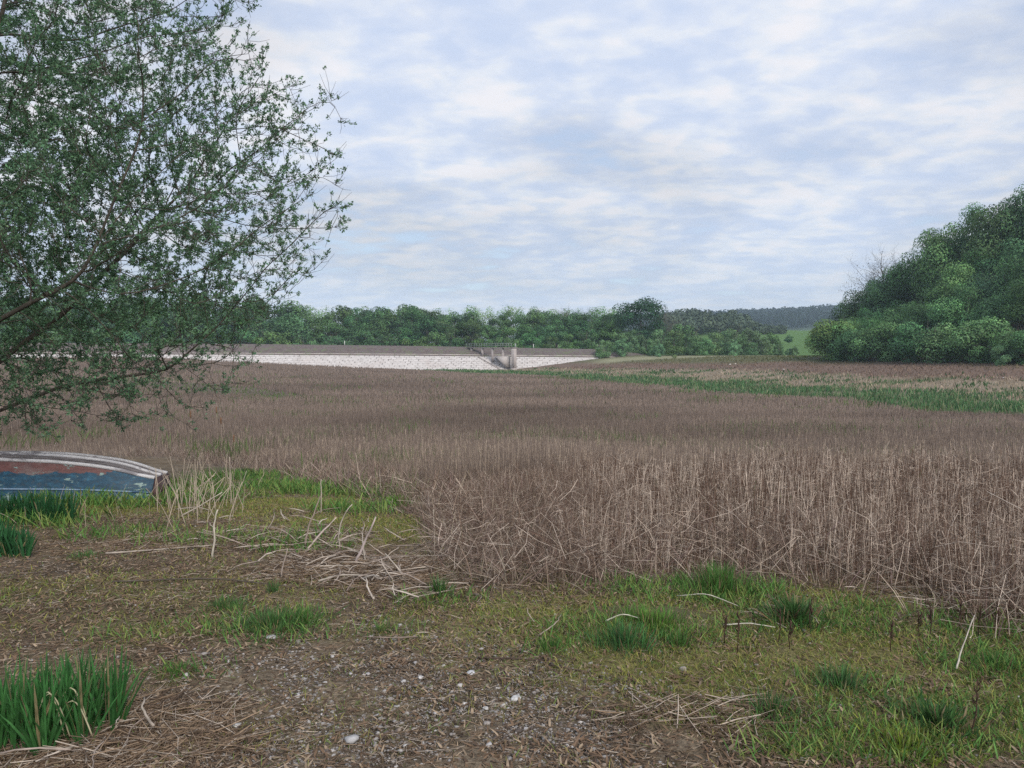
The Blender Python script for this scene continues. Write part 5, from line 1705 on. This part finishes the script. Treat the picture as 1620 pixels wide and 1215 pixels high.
    for t in (0.35, 0.62, 0.85, 1.0):
        w_ = rng.random(m) < (0.8 if t < 1 else 1.0)
        q = np.where(t < 0.5, p0 + (p1 - p0) * (t * 2), p1 + (p2 - p1) * (t * 2 - 1))
        spots.append((q[w_], dv[w_]))
    SPp = np.concatenate([s[0] for s in spots]); SD = np.concatenate([s[1] for s in spots])
    per = 12
    qq = (SPp - C0) / np.array([RX, RYd, 1.0]); qq[:, 2] /= np.where(qq[:, 2] > 0, RZU, RZD)
    kp = rng.random(len(SPp)) < 1 - 0.66 * sstep(0.55, 0.98, np.linalg.norm(qq, axis=1)); SPp = SPp[kp]; SD = SD[kp]
    SPp = np.repeat(SPp, per, axis=0); SD = np.repeat(SD, per, axis=0)
    k = len(SPp)
    ld = SD * 0.5 + rng.normal(0, 0.75, (k, 3)) + np.array([0, 0, 0.25]); ld /= np.linalg.norm(ld, axis=1, keepdims=True)
    u, v2 = perp(ld); a = rng.uniform(0, 6.28, k)[:, None]
    sd = u * np.cos(a) + v2 * np.sin(a); nm = np.cross(ld, sd)
    Ll = (rng.uniform(0.024, 0.050, k))[:, None]; Wl = Ll * rng.uniform(0.38, 0.55, (k, 1))
    b0 = SPp + rng.normal(0, 0.012, (k, 3))
    V = np.stack([b0, b0 + ld * Ll * 0.55 + sd * Wl * 0.5 + nm * Wl * 0.18, b0 + ld * Ll, b0 + ld * Ll * 0.55 - sd * Wl * 0.5 + nm * Wl * 0.18], 1).reshape(-1, 3)
    q = np.arange(4 * k).reshape(-1, 4)
    tr = np.concatenate([q[:, [0, 1, 2]], q[:, [0, 2, 3]]])
    cc = np.array([[0.115, 0.215, 0.122]]) * rng.uniform(0.65, 1.4, (k, 1)) * (1 + rng.normal(0, 0.07, (k, 3)))
    cr = link('crown', make_mesh('crown', V - off, [tr], [M['leaf']], np.repeat(np.clip(cc, 0.01, 1), 4, axis=0)), e)
    print('sallow nodes', nn, 'twigs', m, 'leaves', k)


big_tree()


# ------------------------------------------------------------------ air: one even box of thin haze round everything
zmin, zmax = float(gv[:, 2].min()) - 6.0, 175.0
v, f = boxv(-2150, 2150, -2150, 2150, zmin, zmax)
m, N = mat('haze_air')
o = N.n('ShaderNodeOutputMaterial')
vp = N.n('ShaderNodeVolumePrincipled')
vp.inputs['Color'].default_value = (0.64, 0.81, 1.0, 1)
vp.inputs['Density'].default_value = 0.00025
vp.inputs['Anisotropy'].default_value = 0.0
N.link(vp.outputs[0], o.inputs['Volume'])
hz = link('haze', make_mesh('haze', v, f, [m]))
tag(hz, 'thin pale air haze lying over the whole valley', 'haze', kind='stuff')
